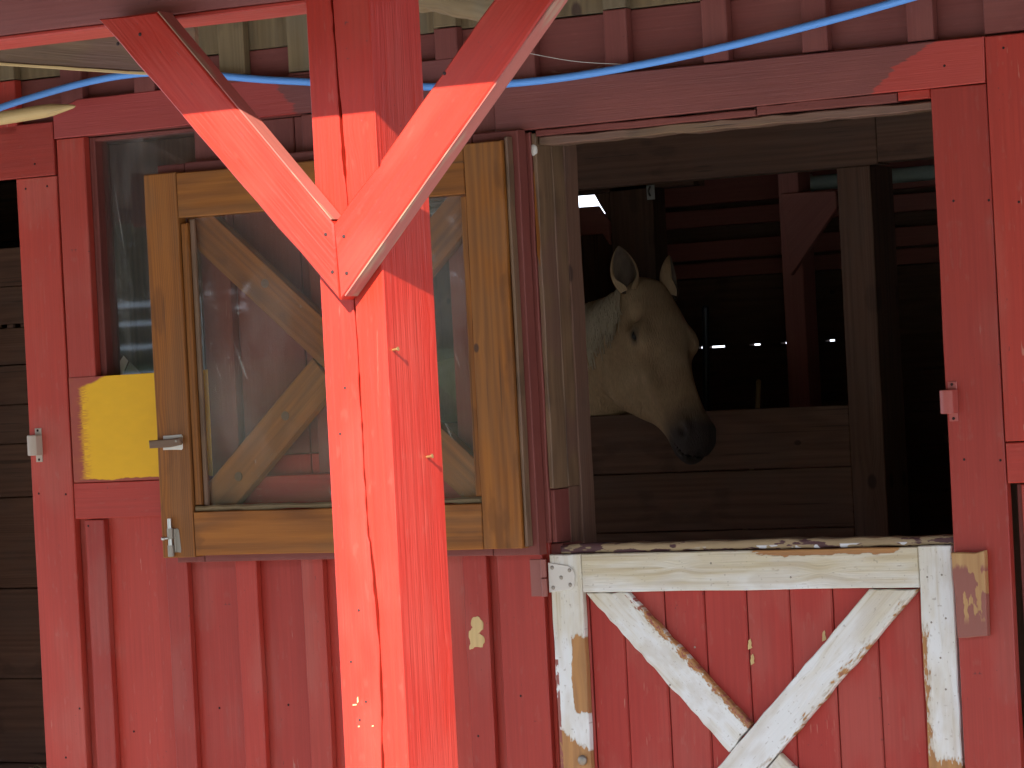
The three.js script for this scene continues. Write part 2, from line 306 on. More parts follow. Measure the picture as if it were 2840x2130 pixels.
// windows: a pane in a thin dark rebate
const glassTex = (s) => { const d = new Uint8Array(256 * 256 * 4); for (let j = 0; j < 256; j++) for (let i = 0; i < 256; i++) { const at = (j * 256 + i) * 4; let v = 0.96 - 0.06 * sstep(0.45, 0.8, fbm(i / 40, j / 90, s, 4)) - 0.2 * sstep(0.93, 0.99, noise(i / 2.2, j / 2.2, s + 9)) * (noise(i / 30, j / 30, s + 5) > 0.6 ? 1 : 0) - 0.22 * sstep(0.9, 0.96, noise(i / 3 + j / 9, j / 60, s + 3)) * sstep(0.5, 0.7, noise(i / 50, j / 50, s + 4)); d[at] = d[at + 1] = d[at + 2] = Math.round(255 * clamp(v)); d[at + 3] = 255; } const t = new THREE.DataTexture(d, 256, 256); t.magFilter = THREE.LinearFilter; t.wrapS = t.wrapT = THREE.RepeatWrapping; t.needsUpdate = true; return t; };
const glass = (s, ior) => new THREE.MeshPhysicalMaterial({ color: new THREE.Color().setRGB(0.86, 0.82, 0.74), roughness: 0.02, transmission: 1, transmissionMap: glassTex(s), thickness: 0, ior, side: THREE.DoubleSide });
const pane1 = glass(3, 1.8), pane2 = glass(8, 1.45);
function pane(x0, x1, y0, y1, z) { const g = new THREE.PlaneGeometry(x1 - x0, y1 - y0); g.translate((x0 + x1) / 2, (y0 + y1) / 2, z); return g; }
for (const [w, label] of [[win1, 'fixed window at the left of the door, dark glass mirroring the yard'], [win2, 'fixed window half hidden behind the red post']]) {
  const g = new THREE.Group(); g.name = 'window'; g.userData.label = label; barn.add(g);
  for (const [a, b, c, d] of [[w[0] - 0.004, w[0] + 0.012, w[2], w[3]], [w[1] - 0.012, w[1] + 0.004, w[2], w[3]], [w[0] + 0.013, w[1] - 0.013, w[3] - 0.013, w[3] - 0.001], [w[0] + 0.013, w[1] - 0.013, w[2], w[2] + 0.012]]) add('frame', box(a, b, c, d, -0.062, -0.001, M.redOld), M.redOld, g);
  add('pane', pane(w[0] + 0.012, w[1] - 0.012, w[2] + 0.012, w[3] - 0.012, -0.034), pane1, g);
}
// hardware on the jambs
function keeper(x, y, z, m, label) {
  const g = new THREE.Group(); g.name = 'latch_keeper'; g.userData.label = label; barn.add(g);
  add('plate', prism([[x - 0.012, y - 0.05], [x + 0.012, y - 0.05], [x + 0.013, y + 0.05], [x - 0.011, y + 0.05]], z, z + 0.003, m, { jit: 0 }), m, g);
  const s = new THREE.Shape(); s.moveTo(-0.022, 0); s.lineTo(-0.02, 0.018); s.quadraticCurveTo(-0.004, 0.03, 0.012, 0.02); s.lineTo(0.016, 0); s.lineTo(-0.022, 0);
  const e = new THREE.ExtrudeGeometry(s, { depth: 0.056, bevelEnabled: true, bevelSize: 0.002, bevelThickness: 0.002, bevelSegments: 2 }); e.rotateX(Math.PI / 2); e.translate(x - 0.004, y + 0.028, z + 0.0035);
  add('keeper', e, m, g);
  for (const dy of [-0.043, 0.043]) add('screw', nailHead(x, y + dy, z + 0.0035, 0.004), M.darkHole, g);
}
const redIron = new THREE.MeshStandardMaterial({ color: new THREE.Color().setRGB(0.36, 0.07, 0.055), roughness: 0.35 });
keeper(1.216, 1.487, 0.040, redIron, 'red painted latch keeper on the right door jamb');
keeper(-1.70, 1.478, 0.032, new THREE.MeshStandardMaterial({ color: new THREE.Color().setRGB(0.42, 0.33, 0.26), roughness: 0.5 }), 'worn pale latch keeper on the left jamb');
{ // rough stop block on the right jamb
  const bm = mat(makeTex(128, 256, 0.09, 0.215, (x, y) => {
    const g = wood(x, y, 101), w = fbm(x * 60, y * 22, 102, 4);
    const bare = Math.max(sstep(0.165, 0.18, y + 0.05 * (w - 0.5)), sstep(0.0, 0.05, (w - 0.42) - 4 * Math.abs(x - 0.064 + 0.08 * (noise(y * 24, 1, 7) - 0.5) * 0.4)) * sstep(0.03, 0.06, y));
    const c = mix3([0.26, 0.085, 0.06], mix3([0.5, 0.3, 0.12], [0.35, 0.17, 0.06], g.mid), clamp(bare)); return [...c, 0.5 + 0.4 * (g.mid - 0.5) - 0.35 * bare, 0.6];
  }), 0.002);
  add('stop_block', prism([[1.206, 0.893], [1.286, 0.898], [1.289, 1.112], [1.262, 1.106], [1.199, 1.108]], 0.0415, 0.066, bm, { fit: true, jit: 0.0015, seg: 0.03 }), bm, barn, 'small red wooden stop block with peeled yellow wood');
}
// nail heads and nail holes in the painted boards
for (const [x, y, z] of [[-1.70, 2.235, 0.0325], [-1.62, 2.237, 0.0325], [-1.71, 1.335, 0.0325], [-1.61, 1.33, 0.0325], [-1.60, 0.70, 0.0325], [-1.66, 2.305, 0.0345], [-1.538, 1.235, 0.0265], [1.245, 1.99, 0.0405], [1.34, 1.985, 0.0405], [1.42, 1.975, 0.0415], [1.24, 2.33, 0.0425], [1.40, 2.36, 0.0415], [1.238, 1.34, 0.0405], [1.335, 1.335, 0.0405], [-1.12, 0.70, 0.001], [-0.88, 0.71, 0.001], [-1.43, 0.63, 0.001], [-0.1, 0.74, 0.0245], [-0.24, 0.63, 0.0265], [-1.66, 0.555, 0.0325], [-1.03, 0.575, 0.001]]) add('nail_hole', nailHead(x, y, z, 0.0034), M.darkHole, barn);
add('peeled_patch', prism([[0.024, 1.93], [0.031, 1.90], [0.0345, 1.96], [0.033, 2.02], [0.0285, 2.10], [0.0255, 2.16], [0.024, 2.06]], 0.0235, 0.0252, M.orange, { jit: 0.001, seg: 0.02, bevel: 0.0004 }), M.orange, barn, 'strip of peeled orange wood on the door jamb');
// closed box of boards added behind the left window to keep it dark
B('added_blackout_board', -1.73, -1.0, 1.2, 2.38, -0.42, -0.40, M.inner); B('added_blackout_board', -1.73, -1.0, 1.18, 1.198, -0.42, -0.092, M.inner); B('added_blackout_board', -1.73, -1.0, 2.382, 2.4, -0.42, -0.125, M.inner); B('added_blackout_board', -1.02, -1.0, 1.2, 2.38, -0.398, -0.092, M.inner); B('added_blackout_board', -1.73, -1.71, 1.2, 2.38, -0.398, -0.092, M.inner);
{ // torn patch of bare wood on a batten
  const pts = [[-0.252, 0.865], [-0.238, 0.872], [-0.212, 0.874], [-0.204, 0.886], [-0.206, 0.902], [-0.214, 0.908], [-0.224, 0.912], [-0.212, 0.918], [-0.204, 0.93], [-0.208, 0.945], [-0.222, 0.958], [-0.236, 0.956], [-0.244, 0.94], [-0.24, 0.928], [-0.252, 0.918], [-0.251, 0.895]];
  add('bare_patch', prism(pts, 0.0255, 0.0275, M.pale, { jit: 0.003, seg: 0.006, bevel: 0.0006 }), M.pale, barn, 'torn patch of bare yellow wood on a red batten');
}
// hinge leaves of the two door leaves, screwed to the frame
const brownIron = new THREE.MeshStandardMaterial({ color: new THREE.Color().setRGB(0.27, 0.08, 0.06), roughness: 0.5, metalness: 0 });
for (const y of [1.06, 1.2, 2.19]) { const g = new THREE.Group(); g.name = 'hinge'; barn.add(g); add('leaf', box(-0.048, -0.012, y - 0.05, y + 0.05, y < 1.1 ? 0.0245 : 0.019, y < 1.1 ? 0.028 : 0.0225, brownIron, { jit: 0 }), brownIron, g); add('knuckle', merge([cyl(0.0085, [-0.002, y - 0.05, 0.034], [-0.002, y - 0.002, 0.034]), cyl(0.0085, [-0.002, y + 0.002, 0.034], [-0.002, y + 0.05, 0.034])]), brownIron, g); }
for (const [x, y, z] of [[-0.045, 2.225, 0.122], [0.028, 2.214, 0.034]]) { const g = new THREE.SphereGeometry(0.012, 10, 8); g.scale(0.9, 1.5, 0.6); g.translate(x, y, z * 0.6); add('bolt_end', g, M.whiteIron, barn); }
// the unseen sides, back and roof that keep the inside dark
{
  const side = (x, n) => { for (let i = 0; i < n; i++) { const g = box(0, 3.9, i * 0.3, i * 0.3 + 0.298, -0.015, 0.015, M.inner); g.rotateY(Math.PI / 2); g.translate(x, 0, -0.02); add('side_board', g, M.inner, barn); } };
  side(-4.28, 12); side(4.18, 12);
  B('roof_deck', -4.5, 4.5, 3.302, 3.36, -4.2, 0.04, M.inner);
}
// back wall of horizontal boards with one gap of daylight
{
  const zb = -3.8, rows = [[0, 0.55, M.inner, 0], [0.553, 1.1, M.inner, 0.004], [1.103, 1.4, M.inner, 0], [1.403, 1.681, M.inner, 0.003], [1.688, 1.95, M.inner, 0], [1.953, 2.012, M.innerRed, 0.01], [2.022, 2.092, M.innerRed, 0.03], [2.15, 2.215, M.innerRed, 0.03], [2.362, 2.8, M.inner, 0.0], [2.802, 3.3, M.inner, 0]];
  for (const [y0, y1, m, dz] of rows) B('back_board', -4.28, 4.18, y0, y1, zb, zb + 0.03 + dz, m, { seg: 0.5 });
  B('back_board', -4.28, -2.35, 2.235, 2.36, zb, zb + 0.05, M.inner); B('back_board', -1.82, 4.18, 2.235, 2.36, zb, zb + 0.08, M.innerRed); // a slot of daylight is left open between them
  B('back_board', -4.28, 4.18, 2.09, 2.152, zb - 0.04, zb - 0.005, M.inner);
  B('back_board', -4.28, 4.18, 2.01, 2.025, zb - 0.04, zb - 0.005, M.inner); B('back_board', -1.82, 4.18, 2.213, 2.24, zb - 0.04, zb - 0.005, M.inner);
  B('back_sheathing', -4.28, 4.18, 0, 1.677, zb - 0.07, zb - 0.045, M.inner); B('back_sheathing', -4.28, 4.18, 1.691, 2.236, zb - 0.07, zb - 0.045, M.inner); B('back_sheathing', -4.28, 4.18, 2.358, 3.3, zb - 0.07, zb - 0.045, M.inner); B('back_sheathing', -1.82, 4.18, 2.237, 2.357, zb - 0.07, zb - 0.045, M.inner);
  for (const [a, b] of [[-4.28, -1.484], [-1.459, -1.437], [-1.362, -1.254], [-1.209, -1.12], [-1.095, -0.933], [-0.894, 4.18]]) B('back_strip', a, b, 1.676, 1.692, zb - 0.04, zb + 0.006, M.inner, { jit: 0.0012, seg: 0.05 });
}
// frames of the rear stalls
const I = (n, x0, x1, y0, y1, z0, z1, m, o) => B(n, x0, x1, y0, y1, z0, z1, m, o);
{ // rear post with gusset plate
  I('inner_post', -0.665, -0.585, 0, 2.35, -3.0, -2.9, M.innerRed);
  add('gusset', prism([[-0.645, 2.205], [-0.43, 2.2], [-0.43, 2.14], [-0.62, 1.915]], -2.9, -2.875, M.innerRed, { grain: [1, 0.9] }), M.innerRed, barn);
  I('inner_post', -1.345, -1.17, 0, 2.40, -3.0, -2.9, M.inner);
  add('gusset', prism([[-2.0, 2.216], [-1.386, 2.214], [-1.345, 2.15], [-1.345, 2.07], [-1.372, 2.112], [-2.0, 2.12]], -2.9, -2.88, M.innerRed, { grain: [1, 0] }), M.innerRed, barn);
  add('gusset', prism([[-1.41, 2.26], [-1.345, 2.26], [-1.345, 2.152], [-1.386, 2.216]], -2.92, -2.9, M.inner, {}), M.inner, barn);
  I('inner_beam', -4.2, -1.0, 2.262, 2.5, -2.99, -2.9, M.inner);
  I('inner_board', -2.4, -1.35, 0, 2.118, -3.1, -3.05, M.inner);
  I('inner_board', -1.0, 3.0, 2.30, 2.75, -3.0, -2.93, M.inner);
}

// ---------------------------------------------------------------- inside the stable
{
  const z = -1.68, p = thing('stall_partition', 'dark plank stall partition below the horse\'s chin', 'partition');
  for (const [y0, y1] of [[0.02, 0.3], [0.303, 0.6], [0.603, 0.9], [0.903, 1.085], [1.088, 1.274], [1.277, 1.467]]) add('plank', box(-1.55, 0.128, y0, y1, z - 0.035, z - 0.002 * (y0 > 1), M.inner), M.inner, p);
  const b = thing('stall_beam', 'brown timber beam across the stable above the horse', 'beam');
  add('timber', box(-2.6, 0.27, 2.206, 2.36, z - 0.09, z, M.inner, { seg: 0.2 }), M.inner, b); add('timber', box(0.274, 2.4, 2.212, 2.365, z - 0.09, z + 0.006, M.inner, { seg: 0.2 }), M.inner, b);
  const q = thing('stall_post', 'upright brown stall post right of the horse', 'post');
  add('shaft', box(0.13, 0.243, 0, 2.204, z - 0.17, z + 0.001, M.inner, { seg: 0.2 }), M.inner, q);
  const r = thing('stall_bar', 'wooden bar at mid height right of the stall post', 'bar');
  add('bar', box(0.05, 2.0, 1.316, 1.344, -2.63, -2.6, M.inner), M.inner, r);
  add('bracket', box(0.6, 0.66, 1.29, 1.37, -2.66, -2.632, M.inner), M.inner, r);
  const palePvc = new THREE.MeshStandardMaterial({ color: new THREE.Color().setRGB(0.5, 0.55, 0.47), roughness: 0.45 });
  const t = thing('pale_pipe', 'pale grey green pipe high up behind the stall post', 'pipe');
  add('pipe', cyl(0.027, [-0.60, 2.255, -3.25], [1.2, 2.27, -3.25], 16), palePvc, t); add('coupling', cyl(0.034, [-0.78, 2.253, -3.25], [-0.70, 2.254, -3.25], 16), M.whiteIron, t); add('pipe', cyl(0.027, [-0.71, 2.254, -3.25], [-0.60, 2.255, -3.25], 16), palePvc, t);
  const k = thing('bracket', 'small white metal bracket on the dark rear post', 'bracket');
  add('plate', box(-1.187, -1.155, 2.222, 2.275, -2.897, -2.89, M.whiteIron), M.whiteIron, k); add('hook', tube([[-1.17, 2.268, -2.888], [-1.168, 2.25, -2.87], [-1.17, 2.235, -2.885]], 0.004, 12, 6), M.dull, k);
  const f = thing('fork_handle', 'long dark tool handle standing right of the horse', 'tool handle');
  const fm = new THREE.MeshStandardMaterial({ color: new THREE.Color().setRGB(0.02, 0.02, 0.03), roughness: 0.4 });
  add('handle', tube([[-0.824, 1.81, -2.6], [-0.83, 1.66, -2.6], [-0.86, 0.02, -2.45]], 0.0125, 20, 10), fm, f); { const g = new THREE.SphereGeometry(0.0128, 10, 8); g.translate(-0.824, 1.81, -2.6); add('cap', g, fm, f); }
  const s = thing('broom_stick', 'pale wooden stick leaning behind the partition', 'stick');
  add('handle', tube([[-0.632, 1.547, -2.6], [-0.642, 1.456, -2.6], [-0.75, 0.02, -2.3]], 0.009, 16, 8), M.pale, s); { const g = new THREE.SphereGeometry(0.0092, 10, 8); g.translate(-0.632, 1.547, -2.6); add('cap', g, M.pale, s); }
  // the next stall, seen through the left opening
  const w = thing('plank_wall', 'dark horizontal plank wall inside the left opening', 'plank wall');
  for (const [y0, y1] of [[0.02, 0.33], [0.333, 0.63], [0.633, 0.95], [0.953, 1.272], [1.275, 1.461], [1.464, 1.60], [1.603, 1.740], [1.743, 1.872], [1.886, 2.018], [2.021, 2.155]]) add('plank', box(-4.2, -1.62, y0, y1, -1.53, -1.5 - 0.003 * ((y0 * 10) % 2), M.inner), M.inner, w);
  for (const [a, b] of [[-4.2, -3.07], [-3.035, -3.01], [-2.975, -1.62]]) add('strip', box(a, b, 1.8725, 1.8855, -1.525, -1.505, M.inner, { jit: 0 }), M.inner, w);
  // straw
  const list = []; for (let i = 0; i < 900; i++) { const x = rr(-2.9, -1.75), zz = rr(-1.45, -0.25), y = 0.02 + 0.34 * sstep(-0.2, -1.3, zz) * rr(0.5, 1.0), a = rr(0, 6.28), l = rr(0.05, 0.14), e = rr(-0.2, 0.5); const A = [x, y, zz], C = [x + Math.cos(a) * l, y + e * l, zz + Math.sin(a) * l]; list.push(tube([A, [(A[0] + C[0]) / 2 + rr(-0.01, 0.01), (A[1] + C[1]) / 2 + 0.012, (A[2] + C[2]) / 2], C], 0.0018, 3, 4)); }
  const straw = add('straw', merge(list), new THREE.MeshStandardMaterial({ color: new THREE.Color().setRGB(0.36, 0.27, 0.13), roughness: 0.8 }), scene); straw.userData.kind = 'stuff'; tag(straw, 'loose straw on the floor inside the left opening', 'straw');
  const heap = new THREE.PlaneGeometry(1.3, 1.3, 30, 30); heap.rotateX(-Math.PI / 2); { const P = heap.attributes.position; for (let i = 0; i < P.count; i++) { const x = P.getX(i) - 2.35, zz = P.getZ(i) - 0.85; P.setXYZ(i, x, 0.01 + 0.26 * sstep(-0.2, -1.3, zz) * (0.6 + 0.6 * noise(x * 9, zz * 9, 4)), zz); } heap.computeVertexNormals(); }
  const hb = add('straw_bedding', heap, new THREE.MeshStandardMaterial({ color: new THREE.Color().setRGB(0.14, 0.10, 0.05), roughness: 0.95 }), scene); hb.userData.kind = 'stuff'; tag(hb, 'matted bedding under the loose straw', 'bedding');
}

// ---------------------------------------------------------------- lower door leaf, red boards under worn white timbers
// white paint worn down to the wood; fn(s along 0..1, t across 0..1, x, y metres) -> [how bare, how creamy]
function wornWhite(W, L, s, fn, px = [128, 1024]) {
  return mat(makeTex(px[0], px[1], W, L, (x, y) => {
    const g = wood(x, y, s, [[W * 0.4, L * 0.3, 0.012], [W * 0.6, L * 0.72, 0.014]], 30);
    const [bare, cream, red] = fn(y / L, x / W, x, y);
    const n = fbm(x * 60, y * 26, s + 5, 4) * 0.5 + fbm(x * 230, y * 75, s + 8, 3) * 0.5, grime = sstep(0.45, 0.75, fbm(x * 26, y * 11, s + 80, 4));
    const b = sstep(0.5, 0.56, n + bare - 0.5), edge = sstep(0.36, 0.5, n + bare - 0.5) * (1 - b);
    const cr = clamp(cream + 0.9 * (fbm(x * 30, y * 10, s + 20, 3) - 0.5) + 0.35 * (g.mid - 0.5));
    let c = mix3([0.74, 0.74, 0.73], [0.56, 0.48, 0.33], clamp(cr + 0.12));
    c = mix3(c, [0.40, 0.30, 0.17], sstep(0.6, 0.8, g.mid) * cr * 0.5);
    c = mix3(c, [0.30, 0.24, 0.18], sstep(0.9, 0.96, noise(x * 210, y * 120, s + 60)) * 0.55);
    c = mix3(c, [0.50, 0.43, 0.34], grime * 0.38); c = mix3(c, [0.42, 0.34, 0.25], edge * 0.6);
    c = mix3(c, mix3([0.46, 0.22, 0.07], [0.28, 0.13, 0.05], g.mid * 0.7 + 0.4 * g.ring - 0.15), b);
    if (red) c = mix3(c, [0.28, 0.08, 0.06], sstep(0.5, 0.56, n + red - 0.5));
    return [...c, 0.62 + 0.4 * (g.fine - 0.5) + (0.15 + 0.35 * cr) * (g.mid - 0.5) + 0.2 * cr * (g.ring - 0.5) - 0.3 * b, 0.55 + 0.2 * b];
  }), 0.0016);
}
{
  const d = thing('stable_door', 'closed lower stable door leaf, red boards with worn white frame and cross', 'stable door');
  const gx = [0.0, 0.113, 0.217, 0.342, 0.462, 0.586, 0.711, 0.834, 0.957, 1.081, 1.19];
  for (let i = 0; i < gx.length - 1; i++) {
    const a = gx[i] + 0.0012, b = gx[i + 1] - 0.0012;
    add('board', box(Math.max(a, 0.012), Math.min(b, 1.186), 0.06, 1.117, -0.02, -0.001 * (i % 2), M.redDoor, { bevel: 0.004, seg: 0.25, jit: 0.0005 }), M.redDoor, d);
  }
  const st1 = wornWhite(0.1, 1.05, 111, (s, t, x, y) => { const Y = 0.08 + y; const low = sstep(0.66, 0.61, Y + 0.06 * (t - 0.5)); const orange = sstep(0.7, 0.72, Y) * sstep(0.93, 0.89, Y) * sstep(0.52, 0.68, t + 0.1 * noise(y * 20, 1, 5)); return [0.18 + 0.75 * low + 0.8 * orange, sstep(0.86, 0.95, Y) * 0.5 + 0.1, t < 0.12 && Y < 0.85 ? 0.6 : 0.1]; });
  const st2 = wornWhite(0.092, 1.05, 121, (s, t, x, y) => { const Y = 0.08 + y; const low = sstep(0.62, 0.56, Y); const leftEdge = sstep(0.34, 0.06, t) * sstep(0.98, 0.9, Y); return [0.17 + 0.65 * low + 0.42 * leftEdge, 0.12 + 0.15 * sstep(1.0, 1.1, Y)]; });
  const rl = wornWhite(0.104, 0.99, 131, (s, t, x, y) => { const top = sstep(0.72, 0.9, t + 0) * 0; const u = t; const or = sstep(0.5, 0.6, s) * sstep(0.24, 0.05, u) * sstep(0.995, 0.9, s); return [0.16 + 0.75 * or + 0.1 * sstep(0.12, 0.0, u), 0.78 - 0.35 * sstep(0.55, 1, u)]; });
  const dg = (s, topBare) => wornWhite(0.13, 1.15, s, (q, t) => { const e = topBare ? sstep(0.3, 0.05, t) : sstep(0.7, 0.95, t) * 0.55; return [0.16 + 0.48 * e * sstep(0.15, 0.3, q) , 0.15 + 0.6 * sstep(0.22, 0.0, topBare ? q : 1 - q), 0.12 + 0.3 * e]; });
  const d1 = dg(141, false), d2 = dg(151, true);
  add('stile', box(0.012, 0.108, 0.06, 1.122, 0.001, 0.024, st1, { fit: true, jit: 0.0014, seg: 0.06 }), st1, d);
  add('stile', box(1.0925, 1.184, 0.06, 1.124, 0.001, 0.027, st2, { fit: true, jit: 0.0014, seg: 0.06 }), st2, d);
  add('top_rail', box(0.1095, 1.091, 1.0185, 1.1215, 0.001, 0.0235, rl, { fit: true, grain: [1, 0], jit: 0.001, seg: 0.08 }), rl, d);
  add('bottom_rail', box(0.1095, 1.091, 0.07, 0.175, 0.001, 0.0235, rl, { fit: true, grain: [1, 0], jit: 0.001, seg: 0.08 }), rl, d);
  add('diagonal', prism([[0.118, 0.178], [0.252, 0.178], [0.665, 0.59], [1.086, 1.014], [0.95, 1.0165], [0.524, 0.588], [0.20, 0.26], [0.118, 0.215]], 0.001, 0.0235, d1, { fit: true, grain: [1, 1.02], jit: 0.0022, seg: 0.03 }), d1, d);
  add('diagonal', prism([[0.118, 1.0165], [0.247, 1.0165], [0.592, 0.668], [0.524, 0.594]], 0.001, 0.0225, d2, { fit: true, grain: [1, -1.02], jit: 0.0025, seg: 0.025 }), d2, d);
  add('diagonal', prism([[0.672, 0.592], [1.086, 0.215], [1.086, 0.178], [0.965, 0.178], [0.604, 0.524]], 0.001, 0.0225, d2, { fit: true, grain: [1, -0.95], jit: 0.002, seg: 0.03 }), d2, d);
  // weathered ledge on top of the door
  const led = mat(makeTex(128, 1024, 0.03, 1.15, (x, y) => {
    const g = wood(x, y, 161), n = fbm(x * 70, y * 26, 162, 4);
    let c = mix3([0.42, 0.30, 0.16], [0.2, 0.14, 0.08], g.mid * 0.7 + 0.5 * (g.broad - 0.3));
    c = mix3(c, [0.075, 0.028, 0.03], sstep(0.62, 0.68, n + 0.22 * sstep(0.3, 0.05, y) + 0.06 * sstep(0.008, 0.024, x)));
    c = mix3(c, [0.6, 0.6, 0.62], sstep(0.66, 0.69, fbm(x * 60, y * 30, 164, 3)) * sstep(0.016, 0.02, x) * sstep(0.35, 0.6, y));
    return [...c, 0.5 + 0.5 * (g.mid - 0.5), 0.75];
  }), 0.002);
  add('top_ledge', prism([[0.042, 1.1235], [1.19, 1.1255], [1.198, 1.140], [1.183, 1.147], [0.9, 1.1475], [0.62, 1.150], [0.34, 1.147], [0.12, 1.150], [0.04, 1.144]], -0.05, 0.016, led, { fit: true, grain: [1, 0], jit: 0.0022, seg: 0.035, bevel: 0.008, round: 3 }), led, d);
  // hinge plate with five screws
  const hp = new THREE.Group(); hp.name = 'hinge_plate'; d.add(hp);
  add('plate', prism([[0.008, 1.020], [0.034, 1.022], [0.078, 1.027], [0.087, 1.036], [0.091, 1.066], [0.084, 1.083], [0.07, 1.092], [0.009, 1.101]], 0.0242, 0.0285, M.whiteIron, { jit: 0, bevel: 0.0015 }), M.whiteIron, hp);
  for (const [x, y] of [[0.022, 1.087], [0.022, 1.033], [0.048, 1.06], [0.075, 1.079], [0.075, 1.04]]) add('screw', nailHead(x, y, 0.0288, 0.0058), M.dull, hp);
  add('knob', (() => { const g = new THREE.SphereGeometry(0.014, 16, 12); g.scale(1, 1, 0.6); g.translate(0.085, 0.568, 0.029); return g; })(), M.dull, d);
  for (const [x, y] of [[1.115, 1.045], [1.155, 1.05], [1.12, 0.93], [1.16, 0.94], [1.14, 0.84], [1.15, 0.76], [0.5, 1.09], [0.73, 1.05], [0.44, 0.87], [0.36, 0.77], [0.56, 0.64]]) add('nail', nailHead(x, y, x > 1.09 ? 0.0272 : 0.0237, 0.0028), M.dull, d);
  for (const [x, y] of [[0.585, 0.86], [0.59, 0.82], [0.80, 0.88]]) add('scuff', prism([[x, y], [x + 0.012, y + 0.006], [x + 0.008, y + 0.03], [x + 0.002, y + 0.024]], 0.0002, 0.0012, M.pale, { jit: 0.002, seg: 0.006, bevel: 0.0003 }), M.pale, d);
}

// ---------------------------------------------------------------- upper door leaf, swung open against the wall: stained frame, glass, cross behind
{
  const u = thing('upper_door_leaf', 'upper stable door leaf swung open on the wall, orange stained frame with glass and cross', 'upper door leaf');
  const z0 = 0.080, z1 = 0.122;
  add('stile', box(-1.203, -1.091, 1.142, 2.236, z0, z1, M.orange, { jit: 0.0012, seg: 0.12 }), M.orange, u);
  add('stile', box(-0.134, -0.0145, 1.146, 2.24, z0, z1, M.orange2, { jit: 0.0012, seg: 0.12 }), M.orange2, u);
  add('rail', box(-1.0895, -0.1355, 2.106, 2.2335, z0, z1 - 0.0015, M.orange2, { jit: 0.001, seg: 0.12 }), M.orange2, u);
  add('rail', box(-1.0895, -0.1355, 1.146, 1.27, z0, z1 - 0.001, M.orange2, { jit: 0.001, seg: 0.12 }), M.orange2, u);
  // outer boards that lap past the frame
  for (const [a, b, c, d] of [[-1.185, -1.09, 1.125, 2.262], [-0.13, 0.012, 1.125, 2.268]]) add('outer_board', box(a, b, c, d, 0.034, z0 - 0.0015, M.redOld, { jit: 0.001, seg: 0.15 }), M.redOld, u);
  add('outer_board', box(-1.088, -0.132, 2.13, 2.264, 0.034, z0 - 0.0015, M.redOld, { jit: 0.001, seg: 0.15 }), M.redOld, u);
  add('outer_board', box(-1.088, -0.132, 1.1255, 1.25, 0.034, z0 - 0.0015, M.redOld, { jit: 0.001, seg: 0.15 }), M.redOld, u);
  add('edge_strip', box(-0.0125, -0.003, 1.15, 2.25, z0, z1 - 0.012, M.jambRaw, { jit: 0.0012, seg: 0.1 }), M.jambRaw, u);
  // cross of two braces behind the glass
  const bz0 = 0.038, bz1 = 0.074, w = 0.055;
  const A = [-1.12, 2.138], C = [-0.10, 1.25], E = [-1.12, 1.23], F = [-0.10, 2.14];
  const strip = (p, q, hw) => { const L = Math.hypot(q[0] - p[0], q[1] - p[1]), nx = -(q[1] - p[1]) / L * hw, ny = (q[0] - p[0]) / L * hw; return [[p[0] - nx, p[1] - ny], [q[0] - nx, q[1] - ny], [q[0] + nx, q[1] + ny], [p[0] + nx, p[1] + ny]]; };
  add('brace', prism(strip(A, C, w), bz0, bz1, M.orange, { grain: [1, -0.87] }), M.orange, u);
  const mid = [(E[0] + F[0]) / 2, (E[1] + F[1]) / 2], dx = 0.043;
  add('brace', prism(strip(E, [mid[0] - dx, mid[1] - dx * 0.89], w), bz0, bz1 - 0.001, M.orange2, { grain: [1, 0.89] }), M.orange2, u);
  add('brace', prism(strip([mid[0] + dx, mid[1] + dx * 0.89], F, w), bz0, bz1 - 0.001, M.orange2, { grain: [1, 0.89] }), M.orange2, u);
  const knot = (x, y) => { const g = new THREE.CylinderGeometry(0.013, 0.013, 0.002, 14); g.rotateX(Math.PI / 2); g.translate(x, y, bz1 + 0.0002); return g; };
  for (const [x, y] of [[-0.835, 1.905], [-0.79, 1.53], [-0.96, 1.365]]) add('plug', knot(x, y), M.jambRaw, u);
  // glass and the beads that hold it
  add('pane', pane(-1.0885, -0.1365, 1.272, 2.104, 0.0865), pane2, u);
  add('bead', box(-1.0885, -1.068, 1.29, 2.09, 0.088, 0.112, M.orange, { jit: 0.0008 }), M.orange, u);
  add('bead', box(-1.066, -1.052, 1.286, 2.10, 0.0875, 0.100, M.jambRaw, { jit: 0.0008 }), M.jambRaw, u);
  add('bead', box(-0.157, -0.137, 1.29, 2.10, 0.0875, 0.112, M.orange2, { jit: 0.0012, seg: 0.05 }), M.orange2, u);
  add('bead', box(-1.0885, -0.137, 1.2715, 1.287, 0.0875, 0.116, M.raw, { jit: 0.0022, seg: 0.035, bevel: 0.005 }), M.raw, u);
  // wooden turn button on its white plate
  const tb = new THREE.Group(); tb.name = 'turn_button'; u.add(tb);
  add('plate', prism([[-1.181, 1.450], [-1.116, 1.448], [-1.112, 1.452], [-1.110, 1.487], [-1.115, 1.492], [-1.178, 1.49]], z1 + 0.0005, z1 + 0.004, M.whiteIron, { jit: 0.0006, seg: 0.02 }), M.whiteIron, tb);
  add('button', prism([[-1.216, 1.456], [-1.15, 1.457], [-1.112, 1.462], [-1.106, 1.468], [-1.107, 1.484], [-1.14, 1.481], [-1.217, 1.479]], z1 + 0.0045, z1 + 0.022, M.jambRaw, { grain: [1, 0], bevel: 0.003 }), M.jambRaw, tb);
  add('screw', nailHead(-1.12, 1.474, z1 + 0.0222, 0.004), M.dull, tb);
  // barrel bolt
  const bb = new THREE.Group(); bb.name = 'barrel_bolt'; u.add(bb);
